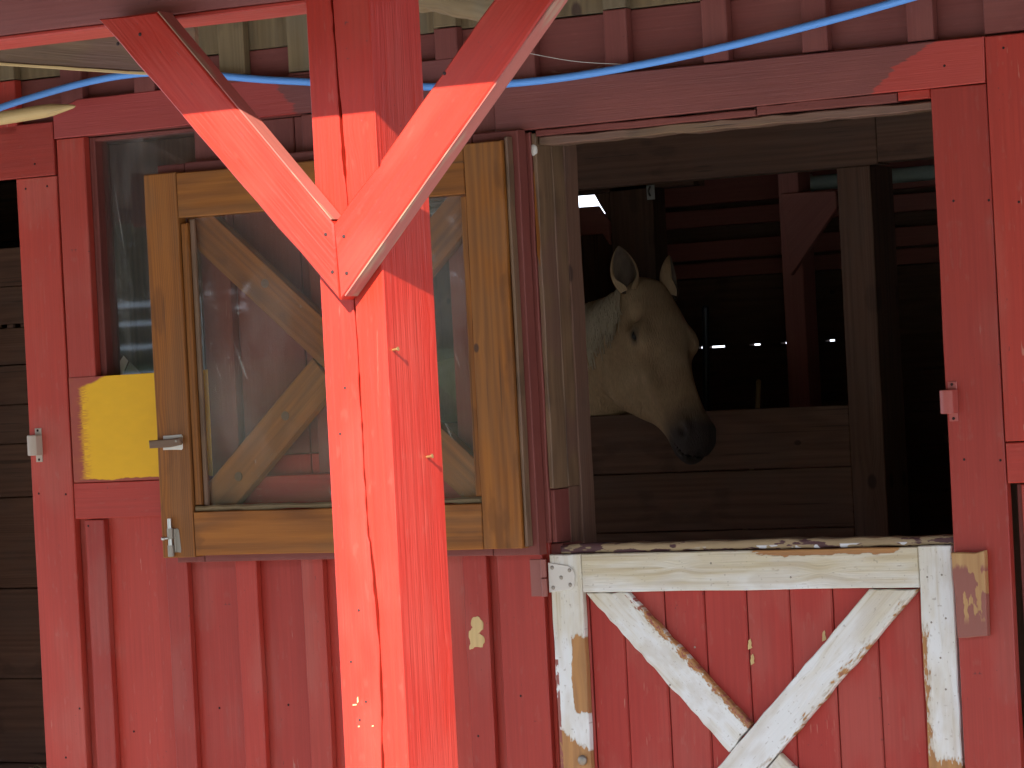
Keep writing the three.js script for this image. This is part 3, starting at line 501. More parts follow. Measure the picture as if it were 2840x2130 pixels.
  add('plate', prism([[-1.152, 1.158], [-1.138, 1.156], [-1.136, 1.164], [-1.141, 1.222], [-1.147, 1.226], [-1.153, 1.224]], z1 + 0.0004, z1 + 0.003, M.dull, { jit: 0 }), M.dull, bb);
  add('bolt', cyl(0.0062, [-1.166, 1.150, z1 + 0.011], [-1.1655, 1.254, z1 + 0.011], 14), M.steel, bb);
  add('sleeve', merge([cyl(0.0092, [-1.166, 1.146, z1 + 0.010], [-1.166, 1.178, z1 + 0.010], 14), cyl(0.0092, [-1.1655, 1.196, z1 + 0.010], [-1.1655, 1.226, z1 + 0.010], 14)]), M.dull, bb);
  add('lug', merge([cyl(0.004, [-1.166, 1.2, z1 + 0.012], [-1.181, 1.198, z1 + 0.022], 10), (() => { const g = new THREE.SphereGeometry(0.0062, 10, 8); g.translate(-1.1825, 1.198, z1 + 0.023); return g; })()]), M.steel, bb);
  add('foot', box(-1.159, -1.152, 1.157, 1.225, z1 + 0.0005, z1 + 0.006, M.dull, { jit: 0 }), M.dull, bb);
}

// ---------------------------------------------------------------- yellow board across the foot of the left window
{
  const ym = mat(makeTex(1024, 512, 0.5, 0.31, (x, y) => {
    const n = fbm(x * 30, y * 60, 171, 4), st = fbm(x * 40, y * 420, 172, 3);
    let c = mix3([0.80, 0.425, 0.002], [0.74, 0.39, 0.002], n);
    const left = x < 0.052 + 0.03 * (st - 0.5) + 0.010 * (n - 0.5) ? 1 : 0, thin = sstep(0.085, 0.05, x + 0.05 * (st - 0.5));
    c = mix3(c, [0.50, 0.17, 0.018], thin * 0.75 * sstep(0.45, 0.6, st));
    const corner = sstep(0.004, -0.004, (x - 0.10) * 0.30 + (0.31 - y) * 0.9 - 0.012 + 0.010 * (n - 0.5)) ;
    const low = sstep(0.009, 0.006, y + 0.012 * (fbm(x * 28, 1, 173, 3) - 0.5) + 0.012 * sstep(0.25, 0.05, x) * 0);
    const red = mix3([0.30, 0.045, 0.035], [0.36, 0.07, 0.03], n);
    c = mix3(c, red, Math.max(left ? sstep(0.048, 0.030, x + 0.04 * (st - 0.5)) : 0, corner, low));
    return [...c, 0.5 + 0.25 * (n - 0.5) + 0.2 * (st - 0.5) * thin, 0.68];
  }), 0.0006);
  const y = thing('yellow_board', 'yellow painted board with brushed red left edge behind the open door leaf', 'painted board');
  add('panel', prism([[-1.577, 1.3635], [-1.078, 1.3635], [-1.078, 1.6725], [-1.577, 1.6705]], 0.0302, 0.0335, ym, { fit: true, jit: 0.0004, bevel: 0.001, grain: [0, 1] }), ym, y);
  { const P = y.children[0].geometry.attributes.position; for (let i = 0; i < P.count; i++) if (P.getX(i) > -1.0865) P.setX(i, P.getX(i)); }
}
{ // little white and grey wedge lying inside the left window
  const w = thing('wedge', 'small white and grey wedge inside the left window above the yellow board', 'wedge');
  add('white_face', prism([[-1.466, 1.60], [-1.466, 1.712], [-1.452, 1.728], [-1.436, 1.712], [-1.452, 1.685]], -0.075, -0.07, M.whiteIron, { jit: 0 }), M.whiteIron, w);
  add('grey_face', prism([[-1.466, 1.60], [-1.464, 1.685], [-1.452, 1.684], [-1.436, 1.71], [-1.38, 1.655], [-1.38, 1.60]], -0.084, -0.077, M.dull, { jit: 0 }), M.dull, w);
}

// ---------------------------------------------------------------- porch: post with braces, beam, roof
{
  const p = thing('porch_post', 'bright red square porch post with two slanting braces nailed to its front', 'post');
  const zf = 3.0, zb = 2.835, x0 = 1.294, x1 = 1.4255, gap = 2.93;
  const crack = [[-0.1, 1.372], [0.6, 1.3715], [0.93, 1.3715], [1.05, 1.377], [1.14, 1.3785], [1.20, 1.3775], [1.27, 1.3745], [1.30, 1.372], [1.333, 1.3705], [1.336, 1.367], [1.395, 1.3665], [1.467, 1.3655], [1.6, 1.365], [1.76, 1.3635], [1.9, 1.360], [2.02, 1.3565], [2.278, 1.3485], [2.56, 1.343]];
  const at = (y) => { for (let i = 1; i < crack.length; i++) if (y <= crack[i][0]) { const [a, b] = [crack[i - 1], crack[i]], t = (y - a[0]) / (b[0] - a[0]); return a[1] + (b[1] - a[1]) * t; } return 1.343; };
  const L = [], R = [];
  for (let y = -0.1; y <= 2.56; y += 0.012) { const c = at(y) + 0.0016 * (noise(y * 40, 3, 9) - 0.5), w = 0.0011 + 0.0022 * sstep(0.3, 0.8, noise(y * 14, 7, 9)) * (y < 2.1 ? 1 : 0.6) + 0.0012 * sstep(0.55, 0.9, noise(y * 75, 2, 4)); L.push([c - w, y]); R.push([c + w, y]); }
  const geos = [
    prism([[x0, -0.1], ...L, [x0, 2.56]], gap, zf, M.redPost, { jit: 0, bevel: 0.0018 }),
    prism([...R.slice().reverse(), [x1, -0.1], [x1, 2.56]].reverse(), gap, zf + 0.0006, M.redPost, { jit: 0, bevel: 0.0018 }),
    box(x0, x1, -0.1, 2.56, zb, gap + 0.002, M.redPost, { jit: 0, bevel: 0.003 }),
  ];
  // one shaft: the right side carries its own unbroken face
  const face = (() => { const g = box(0, zf - zb - 0.001, -0.1, 2.56, -0.004, 0.0012, M.redPost, { jit: 0, bevel: 0.001 }); g.rotateY(Math.PI / 2); g.translate(x1, 0, zf); return g; })();
  add('shaft', merge([...geos, face]), M.redPost, p);
  const bz0 = zf + 0.0015, bz1 = zf + 0.045;
  // left brace: from the V up to the beam; right brace passes over the mitre
  add('brace', prism([[1.364, 1.753], [1.3575, 1.885], [1.0035, 2.2885], [0.874, 2.2885]], bz0, bz1, M.redPost, { grain: [-1, 1.13], jit: 0.0012, seg: 0.06, bevel: 0.003 }), M.redPost, p);
  add('brace', prism([[1.3655, 1.753], [1.915, 2.33], [1.805, 2.345], [1.462, 1.987], [1.459, 1.977], [1.45, 1.974], [1.359, 1.884]], bz0, bz1 + 0.001, M.redPost, { grain: [1, 1.03], jit: 0.0012, seg: 0.06, bevel: 0.003 }), M.redPost, p);
  add('worn_edge', prism([[1.372, 1.7605], [1.915, 2.3290], [1.917, 2.3270], [1.374, 1.7585]], bz0 + 0.002, bz1 - 0.002, M.worn, { jit: 0, grain: [1, 1], bevel: 0.0004 }), M.worn, p);
  add('worn_edge', prism([[1.352, 1.8925], [1.0045, 2.2885], [1.0065, 2.2898], [1.354, 1.894]], bz0 + 0.002, bz1 - 0.002, M.worn, { jit: 0, grain: [1, -1], bevel: 0.0004 }), M.worn, p);
  for (const [y, z] of [[1.661, 2.982], [1.47, 2.888]]) { const n = new THREE.Group(); n.name = 'nail'; p.add(n); add('shank', cyl(0.0024, [x1 - 0.004, y, z], [x1 + 0.012, y + 0.002, z + 0.001], 8), M.nail, n); add('head', cyl(0.0038, [x1 + 0.012, y + 0.002, z + 0.001], [x1 + 0.0134, y + 0.0022, z + 0.001], 12), M.nail, n); }
  for (const [x, y] of [[1.341, 1.868], [1.379, 1.862], [1.351, 1.802], [1.381, 1.798], [0.915, 2.24], [0.965, 2.252], [1.60, 2.125]]) add('nail_hole', nailHead(x, y, bz1 + (x > 1.36 ? 0.0012 : 0.0002), 0.0035), M.darkHole, p);
  for (const [x, y] of [[1.335, 1.60], [1.32, 1.52], [1.34, 1.21], [1.318, 1.12], [1.345, 1.05], [1.33, 1.018], [1.39, 1.90]]) add('nail_hole', nailHead(x, y, zf + 0.0002, 0.0026), M.darkHole, p);
  for (const [x, y, w, h] of [[1.317, 1.043, 0.009, 0.003], [1.327, 1.047, 0.003, 0.012], [1.326, 1.005, 0.004, 0.003], [1.355, 1.006, 0.004, 0.003]]) add('chip', prism([[x, y], [x + w, y + h * 0.2], [x + w * 0.9, y + h], [x + w * 0.1, y + h * 0.8]], zf + 0.0002, zf + 0.0012, M.pale, { jit: 0, bevel: 0.0003 }), M.pale, p);

  const b = thing('porch_beam', 'dark red porch beam across the top left, its underside coloured brighter as if lit from below', 'beam');
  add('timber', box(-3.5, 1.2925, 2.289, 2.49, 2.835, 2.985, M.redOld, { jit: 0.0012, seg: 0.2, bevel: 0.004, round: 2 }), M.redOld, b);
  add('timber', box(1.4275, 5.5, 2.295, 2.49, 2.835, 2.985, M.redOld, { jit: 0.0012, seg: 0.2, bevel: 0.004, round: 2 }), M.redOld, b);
  add('bounce_lit_soffit', box(-3.5, 1.2925, 2.2805, 2.2885, 2.838, 2.978, M.red, { jit: 0.0008, seg: 0.2, bevel: 0.002 }), M.red, b);  // brighter red than the beam, standing in for light bounced off the yard
  const rf = thing('porch_roof', 'lean-to porch roof whose eave shades the top of the red post', 'roof');
  { const g = box(-7, 6.5, 0, 3.66, -0.03, 0.0, M.inner, { jit: 0, grain: [1, 0] }); g.rotateX(-Math.PI / 2 + Math.atan(0.26)); g.rotateY(0); add('roof_boards', g, M.inner, rf);
    const P = g.attributes.position; for (let i = 0; i < P.count; i++) { const s = P.getZ(i), y = P.getY(i); P.setXYZ(i, P.getX(i), 2.42 + y, 3.46 + s); } g.computeVertexNormals(); }
  for (let k = -6; k < 7; k++) { const g = prism([[0.02, 3.18], [3.42, 2.325], [3.42, 2.385], [0.02, 3.255]], -0.025, 0.025, M.inner, { jit: 0, grain: [1, -0.25] }); g.rotateY(-Math.PI / 2); g.translate(k * 0.9 + 0.45, 0, 0); add('rafter', g, M.inner, rf); }
  add("fascia", box(-7, 6.5, 2.337, 2.46, 3.445, 3.47, M.redOld, { jit: 0.001, seg: 0.4 }), M.redOld, rf);
}
{
  const h = thing('blue_hose', 'thin blue hose looping along the wall above the headers', 'hose');
  add('hose', tube([[-2.6, 2.30, 0.10], [-2.1, 2.40, 0.08], [-1.66, 2.495, 0.06], [-1.245, 2.533, 0.06], [-0.76, 2.47, 0.06], [-0.287, 2.411, 0.06], [0.06, 2.395, 0.06], [0.465, 2.416, 0.06], [0.949, 2.474, 0.06], [1.5, 2.565, 0.06], [2.2, 2.70, 0.06]], 0.0105, 200, 12), new THREE.MeshStandardMaterial({ color: new THREE.Color().setRGB(0.12, 0.34, 0.80), roughness: 0.5 }), h);
  const k = thing('wooden_pole', 'pale pointed wooden pole sticking in from the left edge', 'pole');
  add('pole', (() => { const g = new THREE.LatheGeometry([[0.0001, 0], [0.006, 0.012], [0.0175, 0.085], [0.0195, 0.12], [0.021, 1.1], [0.0001, 1.1]].map((q) => new THREE.Vector2(...q)), 18); g.rotateZ(Math.PI / 2 + 0.045); g.translate(-1.37, 2.4445, 0.20); return g; })(), M.pale, k);
  const s = thing('slab_board', 'rough grey board slanting behind the porch beam, with its lower edge coloured pale as if catching light', 'board');
  const z = 1.3;
  add('board', prism([[-0.92, 2.478], [-0.16, 2.369], [-0.16, 2.56], [-0.92, 2.67]], z - 0.02, z, M.jambRaw, { grain: [1, -0.16], jit: 0.001 }), M.jambRaw, s);
  add('painted_lit_edge', prism([[-0.92, 2.470], [-0.16, 2.361], [-0.16, 2.368], [-0.92, 2.477]], z - 0.02, z + 0.004, M.pale, { grain: [1, -0.16], jit: 0.0006, seg: 0.05, bevel: 0.001 }), M.pale, s);  // pale strip stands in for light caught along the lower edge
  const l = thing('rough_log', 'rough weathered log end between the red post and the right brace', 'log');
  add('log', (() => { const pts = []; for (let i = 0; i <= 24; i++) pts.push([mixn(-0.1, 0.56, i / 24), 2.662 - 0.172 * i / 24 + 0.008 * (noise(i * 0.7, 2, 5) - 0.5), 1.0]); const g = tube(pts, 0.06, 80, 20), P = g.attributes.position; for (let i = 0; i < P.count; i++) { P.setXYZ(i, P.getX(i), P.getY(i) + 0.014 * (noise(P.getX(i) * 30, P.getY(i) * 30 + P.getZ(i) * 25, 6) - 0.5), P.getZ(i)); } for (let i = 0; i < g.attributes.uv.count; i++) g.attributes.uv.setXY(i, g.attributes.uv.getY(i) * 0.6, g.attributes.uv.getX(i) * 1.1); g.computeVertexNormals(); return g; })(), M.raw, l);
  const c = thing('cobweb_thread', 'single cobweb thread stretched from the right brace to the hose', 'cobweb');
  add('thread', tube([[0.06, 2.47, 0.1], [0.20, 2.435, 0.075], [0.38, 2.41, 0.05]], 0.0009, 20, 5), new THREE.MeshStandardMaterial({ color: new THREE.Color().setRGB(0.6, 0.55, 0.48), roughness: 0.6 }), c);
}

// ---------------------------------------------------------------- the horse
{
  const V = (x, y, z) => new THREE.Vector3(x, y, z);
  const P0 = V(-0.52, 1.892, -1.66), L = 0.63;
  const a = V(0.283, -0.49, 0.22).normalize();
  const N0 = V(0.90, 0, 0.43); const N = N0.clone().addScaledVector(a, -N0.dot(a)).normalize();
  const Bv = new THREE.Vector3().crossVectors(a, N).normalize();      // sideways: towards the viewer's left
  // stations along the head: [s, dorsal, ventral, half width, exponent]
  const ST = [[-0.06, -0.03, -0.13, 0.055], [0.0, 0.0, -0.17, 0.078], [0.1, 0.012, -0.205, 0.094], [0.22, 0.018, -0.265, 0.117], [0.34, 0.012, -0.31, 0.116], [0.45, 0.002, -0.310, 0.100], [0.57, -0.006, -0.262, 0.084], [0.7, -0.008, -0.195, 0.070], [0.82, -0.006, -0.158, 0.066], [0.91, -0.012, -0.142, 0.066], [0.97, -0.030, -0.128, 0.057], [1.02, -0.058, -0.10, 0.030]];
  function station(s) {
    if (s <= ST[0][0]) return ST[0]; if (s >= ST[ST.length - 1][0]) return ST[ST.length - 1];
    let i = 1; while (ST[i][0] < s) i++;
    const p0 = ST[Math.max(0, i - 2)], p1 = ST[i - 1], p2 = ST[i], p3 = ST[Math.min(ST.length - 1, i + 1)], t = (s - p1[0]) / (p2[0] - p1[0]);
    return p1.map((v, k) => { const m1 = (p2[k] - p0[k]) / (p2[0] - p0[0] || 1) * (p2[0] - p1[0]), m2 = (p3[k] - p1[k]) / (p3[0] - p1[0] || 1) * (p2[0] - p1[0]); const t2 = t * t, t3 = t2 * t; return (2 * t3 - 3 * t2 + 1) * p1[k] + (t3 - 2 * t2 + t) * m1 + (-2 * t3 + 3 * t2) * p2[k] + (t3 - t2) * m2; });
  }
  const local = (p) => { const d = p.clone().sub(P0); return [d.dot(a) / L, d.dot(N), d.dot(Bv)]; };
  const world = (s, n, b) => P0.clone().addScaledVector(a, s * L).addScaledVector(N, n).addScaledVector(Bv, b);
  const smin = (x, y, k) => { const h = clamp(0.5 + 0.5 * (y - x) / k); return y + (x - y) * h - k * h * (1 - h); };
  const smax = (x, y, k) => -smin(-x, -y, k);
  const ell = (q, c, r) => { const dx = (q[0] - c[0]) * L / r[0], dy = (q[1] - c[1]) / r[1], dz = (q[2] - c[2]) / r[2], m = Math.hypot(dx, dy, dz); return (m - 1) * Math.min(...r); };
  const caps = (p, A, Bp, ra, rb, zs = 1) => { const ax = Bp.x - A.x, ay = Bp.y - A.y, az = (Bp.z - A.z) * zs, px = p.x - A.x, py = p.y - A.y, pz = (p.z - A.z) * zs, t = clamp((px * ax + py * ay + pz * az) / (ax * ax + ay * ay + az * az)); return Math.hypot(px - ax * t, py - ay * t, pz - az * t) - mixn(ra, rb, t); };
  const nk0 = world(0.17, -0.19, 0.015), nk1 = V(-1.02, 1.55, -1.90), nk2 = V(-1.55, 1.36, -2.12);
  function headSdf(p) {
    const q = local(p), [s, n, b] = q, st = station(s), c = (st[1] + st[2]) / 2, hh = (st[1] - st[2]) / 2, e = 2.35;
    const up = (n - c) / hh;
    const hw = st[3] * (s < 0.62 ? 1 - 0.16 * sstep(0.2, 0.9, -up) : 1) * (1 - 0.22 * sstep(0.35, 1, up) * sstep(0.35, 0.5, s));
    let d = (Math.pow(Math.pow(Math.abs(up), e) + Math.pow(Math.abs(b / hw), e), 1 / e) - 1) * Math.min(hh, hw);
    if (s < -0.06) d = Math.max(d, (-0.06 - s) * L); if (s > 1.0) d = Math.max(d, (s - 1.0) * L) * 1.0 + 0.0;
    for (const sg of [-1, 1]) {
      d = smin(d, ell(q, [0.318, -0.040, sg * 0.093], [0.050, 0.030, 0.030]), 0.03);           // orbit
      d = smin(d, ell(q, [0.30, -0.19, sg * 0.068], [0.13, 0.11, 0.056]), 0.04);             // cheek
      d = smin(d, ell(q, [0.48, -0.085, sg * 0.070], [0.11, 0.011, 0.014]), 0.03);             // facial crest
      d = smax(d, -ell(q, [0.20, -0.050, sg * 0.110], [0.034, 0.024, 0.022]), 0.03);           // hollow above the eye
      d = smin(d, ell(q, [0.895, -0.050, sg * 0.052], [0.036, 0.028, 0.016]), 0.02);           // nostril wing
      d = smax(d, -ell(q, [0.905, -0.043, sg * 0.066], [0.020, 0.012, 0.014]), 0.010);         // nostril
      d = smax(d, -ell(q, [0.322, -0.047, sg * 0.1225], [0.021, 0.012, 0.014]), 0.006);        // eye opening
      d = smin(d, ell(q, [0.306, -0.034, sg * 0.117], [0.026, 0.006, 0.010]), 0.010);          // upper lid
    }
    d = smin(d, ell(q, [0.94, -0.118, 0], [0.05, 0.026, 0.042]), 0.02);                         // lower lip
    d = smax(d, -ell(q, [0.965, -0.098, 0], [0.055, 0.0035, 0.075]), 0.006);                    // mouth line
    d = smin(d, ell(q, [0.85, -0.128, 0], [0.04, 0.02, 0.03]), 0.02);                           // chin
    return d;
  }
  const neckSdf = (p) => smin(caps(p, nk0, nk1, 0.165, 0.26, 1.65), caps(p, nk1, nk2, 0.26, 0.30, 1.4), 0.08);
  const legs = [[[-1.55, 1.05, -2.0], [-1.5, 0.62, -1.98], [-1.5, 0.33, -1.98], [-1.48, 0.08, -1.98]], [[-1.55, 1.05, -2.32], [-1.55, 0.62, -2.34], [-1.55, 0.33, -2.34], [-1.53, 0.08, -2.34]], [[-2.75, 1.1, -2.05], [-2.62, 0.8, -2.03], [-2.86, 0.5, -2.03], [-2.78, 0.08, -2.03]], [[-2.75, 1.1, -2.4], [-2.7, 0.8, -2.42], [-2.92, 0.5, -2.42], [-2.86, 0.08, -2.42]]];
  function bodySdf(p) {
    let d = (Math.hypot((p.x + 2.15) / 0.86, (p.y - 1.23) / 0.37, (p.z + 2.2) / 0.31) - 1) * 0.31;
    d = smin(d, (Math.hypot((p.x + 2.72) / 0.40, (p.y - 1.32) / 0.35, (p.z + 2.22) / 0.30) - 1) * 0.30, 0.1);
    d = smin(d, (Math.hypot((p.x + 1.58) / 0.36, (p.y - 1.28) / 0.36, (p.z + 2.15) / 0.28) - 1) * 0.28, 0.1);
    for (const l of legs) { const r = [0.13, 0.072, 0.052, 0.045]; for (let i = 0; i < 3; i++) d = smin(d, caps(p, V(...l[i]), V(...l[i + 1]), r[i], r[i + 1]), 0.04); d = smin(d, caps(p, V(...l[3]), V(l[3][0] + 0.04, 0.03, l[3][2]), 0.052, 0.062), 0.02); }
    return d;
  }
  const all = (p) => { let d = smin(headSdf(p), neckSdf(p), 0.045); if (p.x < -0.9) d = smin(d, bodySdf(p), 0.12); return d; };
  // naive surface nets
  function nets(f, lo, hi, cell) {
    const n = [0, 1, 2].map((k) => Math.ceil((hi[k] - lo[k]) / cell) + 1), [nx, ny, nz] = n, F = new Float32Array(nx * ny * nz), p = V(0, 0, 0);
    for (let k = 0; k < nz; k++) for (let j = 0; j < ny; j++) for (let i = 0; i < nx; i++) { p.set(lo[0] + i * cell, lo[1] + j * cell, lo[2] + k * cell); F[(k * ny + j) * nx + i] = f(p); }
    const id = new Int32Array(nx * ny * nz).fill(-1), pos = [], idx = [];
    const g = (i, j, k) => F[(k * ny + j) * nx + i];
    for (let k = 0; k < nz - 1; k++) for (let j = 0; j < ny - 1; j++) for (let i = 0; i < nx - 1; i++) {
      let c = 0, x = 0, y = 0, z = 0;
      for (let e = 0; e < 12; e++) {
        const ax = e >> 2, u = e & 1, v = (e >> 1) & 1, A = [0, 0, 0]; A[(ax + 1) % 3] = u; A[(ax + 2) % 3] = v; const Bq = A.slice(); Bq[ax] = 1;
        const fa = g(i + A[0], j + A[1], k + A[2]), fb = g(i + Bq[0], j + Bq[1], k + Bq[2]);
        if ((fa < 0) !== (fb < 0)) { const t = fa / (fa - fb); x += A[0] + (Bq[0] - A[0]) * t; y += A[1] + (Bq[1] - A[1]) * t; z += A[2] + (Bq[2] - A[2]) * t; c++; }
      }
      if (c) { id[(k * ny + j) * nx + i] = pos.length / 3; pos.push(lo[0] + (i + x / c) * cell, lo[1] + (j + y / c) * cell, lo[2] + (k + z / c) * cell); }
    }
    const q = (i, j, k) => id[(k * ny + j) * nx + i];
    for (let k = 1; k < nz - 1; k++) for (let j = 1; j < ny - 1; j++) for (let i = 1; i < nx - 1; i++) {
      const s0 = g(i, j, k) < 0;
      const quad = (w, x, y, z, flip) => { if (Math.min(w, x, y, z) < 0) return; if (flip) idx.push(w, y, x, w, z, y); else idx.push(w, x, y, w, y, z); };
      if (s0 !== g(i + 1, j, k) < 0) quad(q(i, j, k), q(i, j - 1, k), q(i, j - 1, k - 1), q(i, j, k - 1), !s0);
      if (s0 !== g(i, j + 1, k) < 0) quad(q(i, j, k), q(i, j, k - 1), q(i - 1, j, k - 1), q(i - 1, j, k), !s0);
      if (s0 !== g(i, j, k + 1) < 0) quad(q(i, j, k), q(i - 1, j, k), q(i - 1, j - 1, k), q(i, j - 1, k), !s0);
    }
    const b = new THREE.BufferGeometry(); b.setAttribute('position', new THREE.Float32BufferAttribute(pos, 3)); b.setIndex(idx); b.computeVertexNormals();
    // normals from the field itself
    const nor = b.attributes.normal, h = cell * 0.6; const o = V(0, 0, 0);
    for (let i = 0; i < pos.length / 3; i++) { const X = pos[i * 3], Y = pos[i * 3 + 1], Z = pos[i * 3 + 2]; const d = (dx, dy, dz) => f(o.set(X + dx, Y + dy, Z + dz)); const v = V(d(h, 0, 0) - d(-h, 0, 0), d(0, h, 0) - d(0, -h, 0), d(0, 0, h) - d(0, 0, -h)).normalize(); nor.setXYZ(i, v.x, v.y, v.z); }
    return b;
  }
  const head = nets((p) => all(p), [-1.0, 1.22, -2.15], [-0.12, 2.02, -1.30], 0.0075);
  const rest = nets((p) => Math.max(all(p) + 0.003, p.x + 0.97), [-3.4, -0.02, -2.75], [-0.95, 1.95, -1.65], 0.026);
  // ears: leaf-shaped shells with an open side
  function ear(sg, turn, lean) {
    const base = world(0.015, -0.035, sg * 0.086), axis = a.clone().multiplyScalar(-1).addScaledVector(Bv, sg * 0.10).addScaledVector(N, lean).add(V(0, 0.28, 0)).normalize();
    const side = V(0, 0, 0).copy(N).multiplyScalar(Math.cos(turn)).addScaledVector(Bv, sg * Math.sin(turn)); side.addScaledVector(axis, -side.dot(axis)).normalize();
    const other = new THREE.Vector3().crossVectors(axis, side), H = 0.155, pos = [], idx = [], nu = 22, nv = 20;
    for (const shell of [0, 1]) for (let i = 0; i <= nv; i++) for (let j = 0; j <= nu; j++) {
      const t = i / nv, open = mixn(0.25, 1.05, sstep(0.02, 0.35, t)), ph = open + (2 * Math.PI - 2 * open) * j / nu;
      const r = (0.044 * Math.pow(Math.sin(Math.PI * clamp(0.16 + 0.84 * t)), 0.75) + 0.0008) * (shell ? 0.86 : 1), bend = 0.014 * t * t;
      const p = base.clone().addScaledVector(axis, -0.02 + t * H).addScaledVector(side, Math.cos(ph) * r * 0.72 + bend - (shell ? -0.002 : 0)).addScaledVector(other, Math.sin(ph) * r);
      pos.push(p.x, p.y, p.z);
    }
    const w = nu + 1, S = w * (nv + 1);
    for (let s = 0; s < 2; s++) for (let i = 0; i < nv; i++) for (let j = 0; j < nu; j++) { const o = s * S + i * w + j; if (s) idx.push(o, o + w, o + 1, o + 1, o + w, o + w + 1); else idx.push(o, o + 1, o + w, o + 1, o + w + 1, o + w); }
    for (let i = 0; i < nv; i++) for (const j of [0, nu]) { const o = i * w + j; idx.push(o, o + w, S + o, S + o, o + w, S + o + w); }
    const g = new THREE.BufferGeometry(); g.setAttribute('position', new THREE.Float32BufferAttribute(pos, 3)); g.setIndex(idx); g.computeVertexNormals(); g.userData.inner = S; return g;
  }
  const earNear = ear(1, 0.55, 0.16), earFar = ear(-1, 0.7, 0.10);
  function paint(g, isEar) {
    const P = g.attributes.position, C = new Float32Array(P.count * 3), U = new Float32Array(P.count * 2), p = V(0, 0, 0);
    for (let i = 0; i < P.count; i++) {
      p.fromBufferAttribute(P, i); const [s, n, b] = local(p);
      const m = fbm(p.x * 14 + p.z * 9, p.y * 14, 201, 3), m2 = fbm(p.x * 60, p.y * 40 + p.z * 50, 202, 2);
      let c = mix3([0.72, 0.485, 0.27], [0.62, 0.39, 0.205], clamp(m * 1.4 - 0.2)); c = c.map((v) => v * (0.9 + 0.2 * m2));
      if (isEar) { if (i >= g.userData.inner) c = mix3([0.16, 0.10, 0.07], [0.30, 0.2, 0.13], m2); }
      else if (s > 0.5) c = mix3(c, [0.11, 0.082, 0.074], sstep(0.70, 0.95, s + 0.10 * (m - 0.5)));
      if (!isEar && s > 0.2 && s < 0.43 && Math.abs(b) > 0.07) { const d = Math.hypot((s - 0.322) * L, (n + 0.047) * 1.2); c = mix3(c, [0.05, 0.035, 0.03], 0.75 * sstep(0.042, 0.014, d + 0.012 * (m2 - 0.5))); }
      C.set(c, i * 3); U[i * 2] = (p.x - p.z * 0.5) * 4; U[i * 2 + 1] = p.y * 2.4;
    }
    g.setAttribute('color', new THREE.BufferAttribute(C, 3)); g.setAttribute('uv', new THREE.BufferAttribute(U, 2)); return g;
  }
  for (const g of [head, rest]) paint(g, false); for (const g of [earNear, earFar]) paint(g, true);
  const coat = makeTex(512, 512, 0.25, 0.42, (x, y) => { const h = fbm(x * 900 + 30 * fbm(x * 12, y * 12, 211, 2), y * 90, 212, 2); const v = 0.86 + 0.28 * (h - 0.5); return [v, v, v, h, 0.8]; }, false);
  const { userSize, ...cm } = coat;
  const hm = new THREE.MeshStandardMaterial({ ...cm, bumpScale: 0.002, vertexColors: true, roughness: 0.72, side: THREE.DoubleSide });
  const horse = thing('horse', 'pale cream horse with dark muzzle looking out over the stall partition', 'horse');
  add('body', merge([head, rest, earNear, earFar]), hm, horse);
  const eyeM = new THREE.MeshPhysicalMaterial({ color: new THREE.Color().setRGB(0.012, 0.008, 0.007), roughness: 0.3 });
  for (const sg of [1, -1]) { const g = new THREE.SphereGeometry(0.0165, 24, 16); const c = world(0.322, -0.048, sg * 0.1085); g.translate(c.x, c.y, c.z); add('eye', g, eyeM, horse); }
  // mane: locks of hair from the crest down the near side of the neck, and a short forelock
  const hairM = new THREE.MeshStandardMaterial({ color: new THREE.Color().setRGB(0.68, 0.55, 0.38), roughness: 0.6 });
  const fur = []; 
  const hit = (x, y) => { const p = V(x, y, -1.30); for (let k = 0; k < 60 && p.z > -2.3; k++) { const d = all(p); if (d < 0.001) return p.z; p.z -= Math.max(0.003, d * 0.55); } return null; };
  const crest = (x) => { for (let y = 2.05; y > 1.5; y -= 0.008) if (hit(x, y) !== null) return y; return null; };
  const crests = []; for (let i = 0; i <= 24; i++) crests.push(crest(-0.98 + 0.36 * i / 24));
  for (let i = 0; i < 520; i++) {
    const u = rnd(), x0 = -0.98 + 0.36 * u, c = crests[Math.round(u * 24)]; if (c === null) continue;
    const len = rr(0.10, 0.27) * (1 - 0.45 * u), drift = rr(-0.01, 0.045), ph = rr(0, 6), pts = [], y0 = c - rr(0.004, 0.05); let last = null;
    for (let k = 0; k <= 7; k++) { const x = x0 + drift * k / 7 + 0.005 * Math.sin(ph + k * 1.1) * k / 7, y = y0 - len * k / 7, z = hit(x, y); if (z === null) break; if (last !== null && Math.abs(z - last) > 0.08) break; last = z; pts.push([x, y, z + 0.003 + 0.004 * rnd()]); }
    if (pts.length > 3) fur.push(tube(pts, rr(0.0012, 0.0026), 12, 4));
  }
  add('mane', merge(fur), hairM, horse);
}

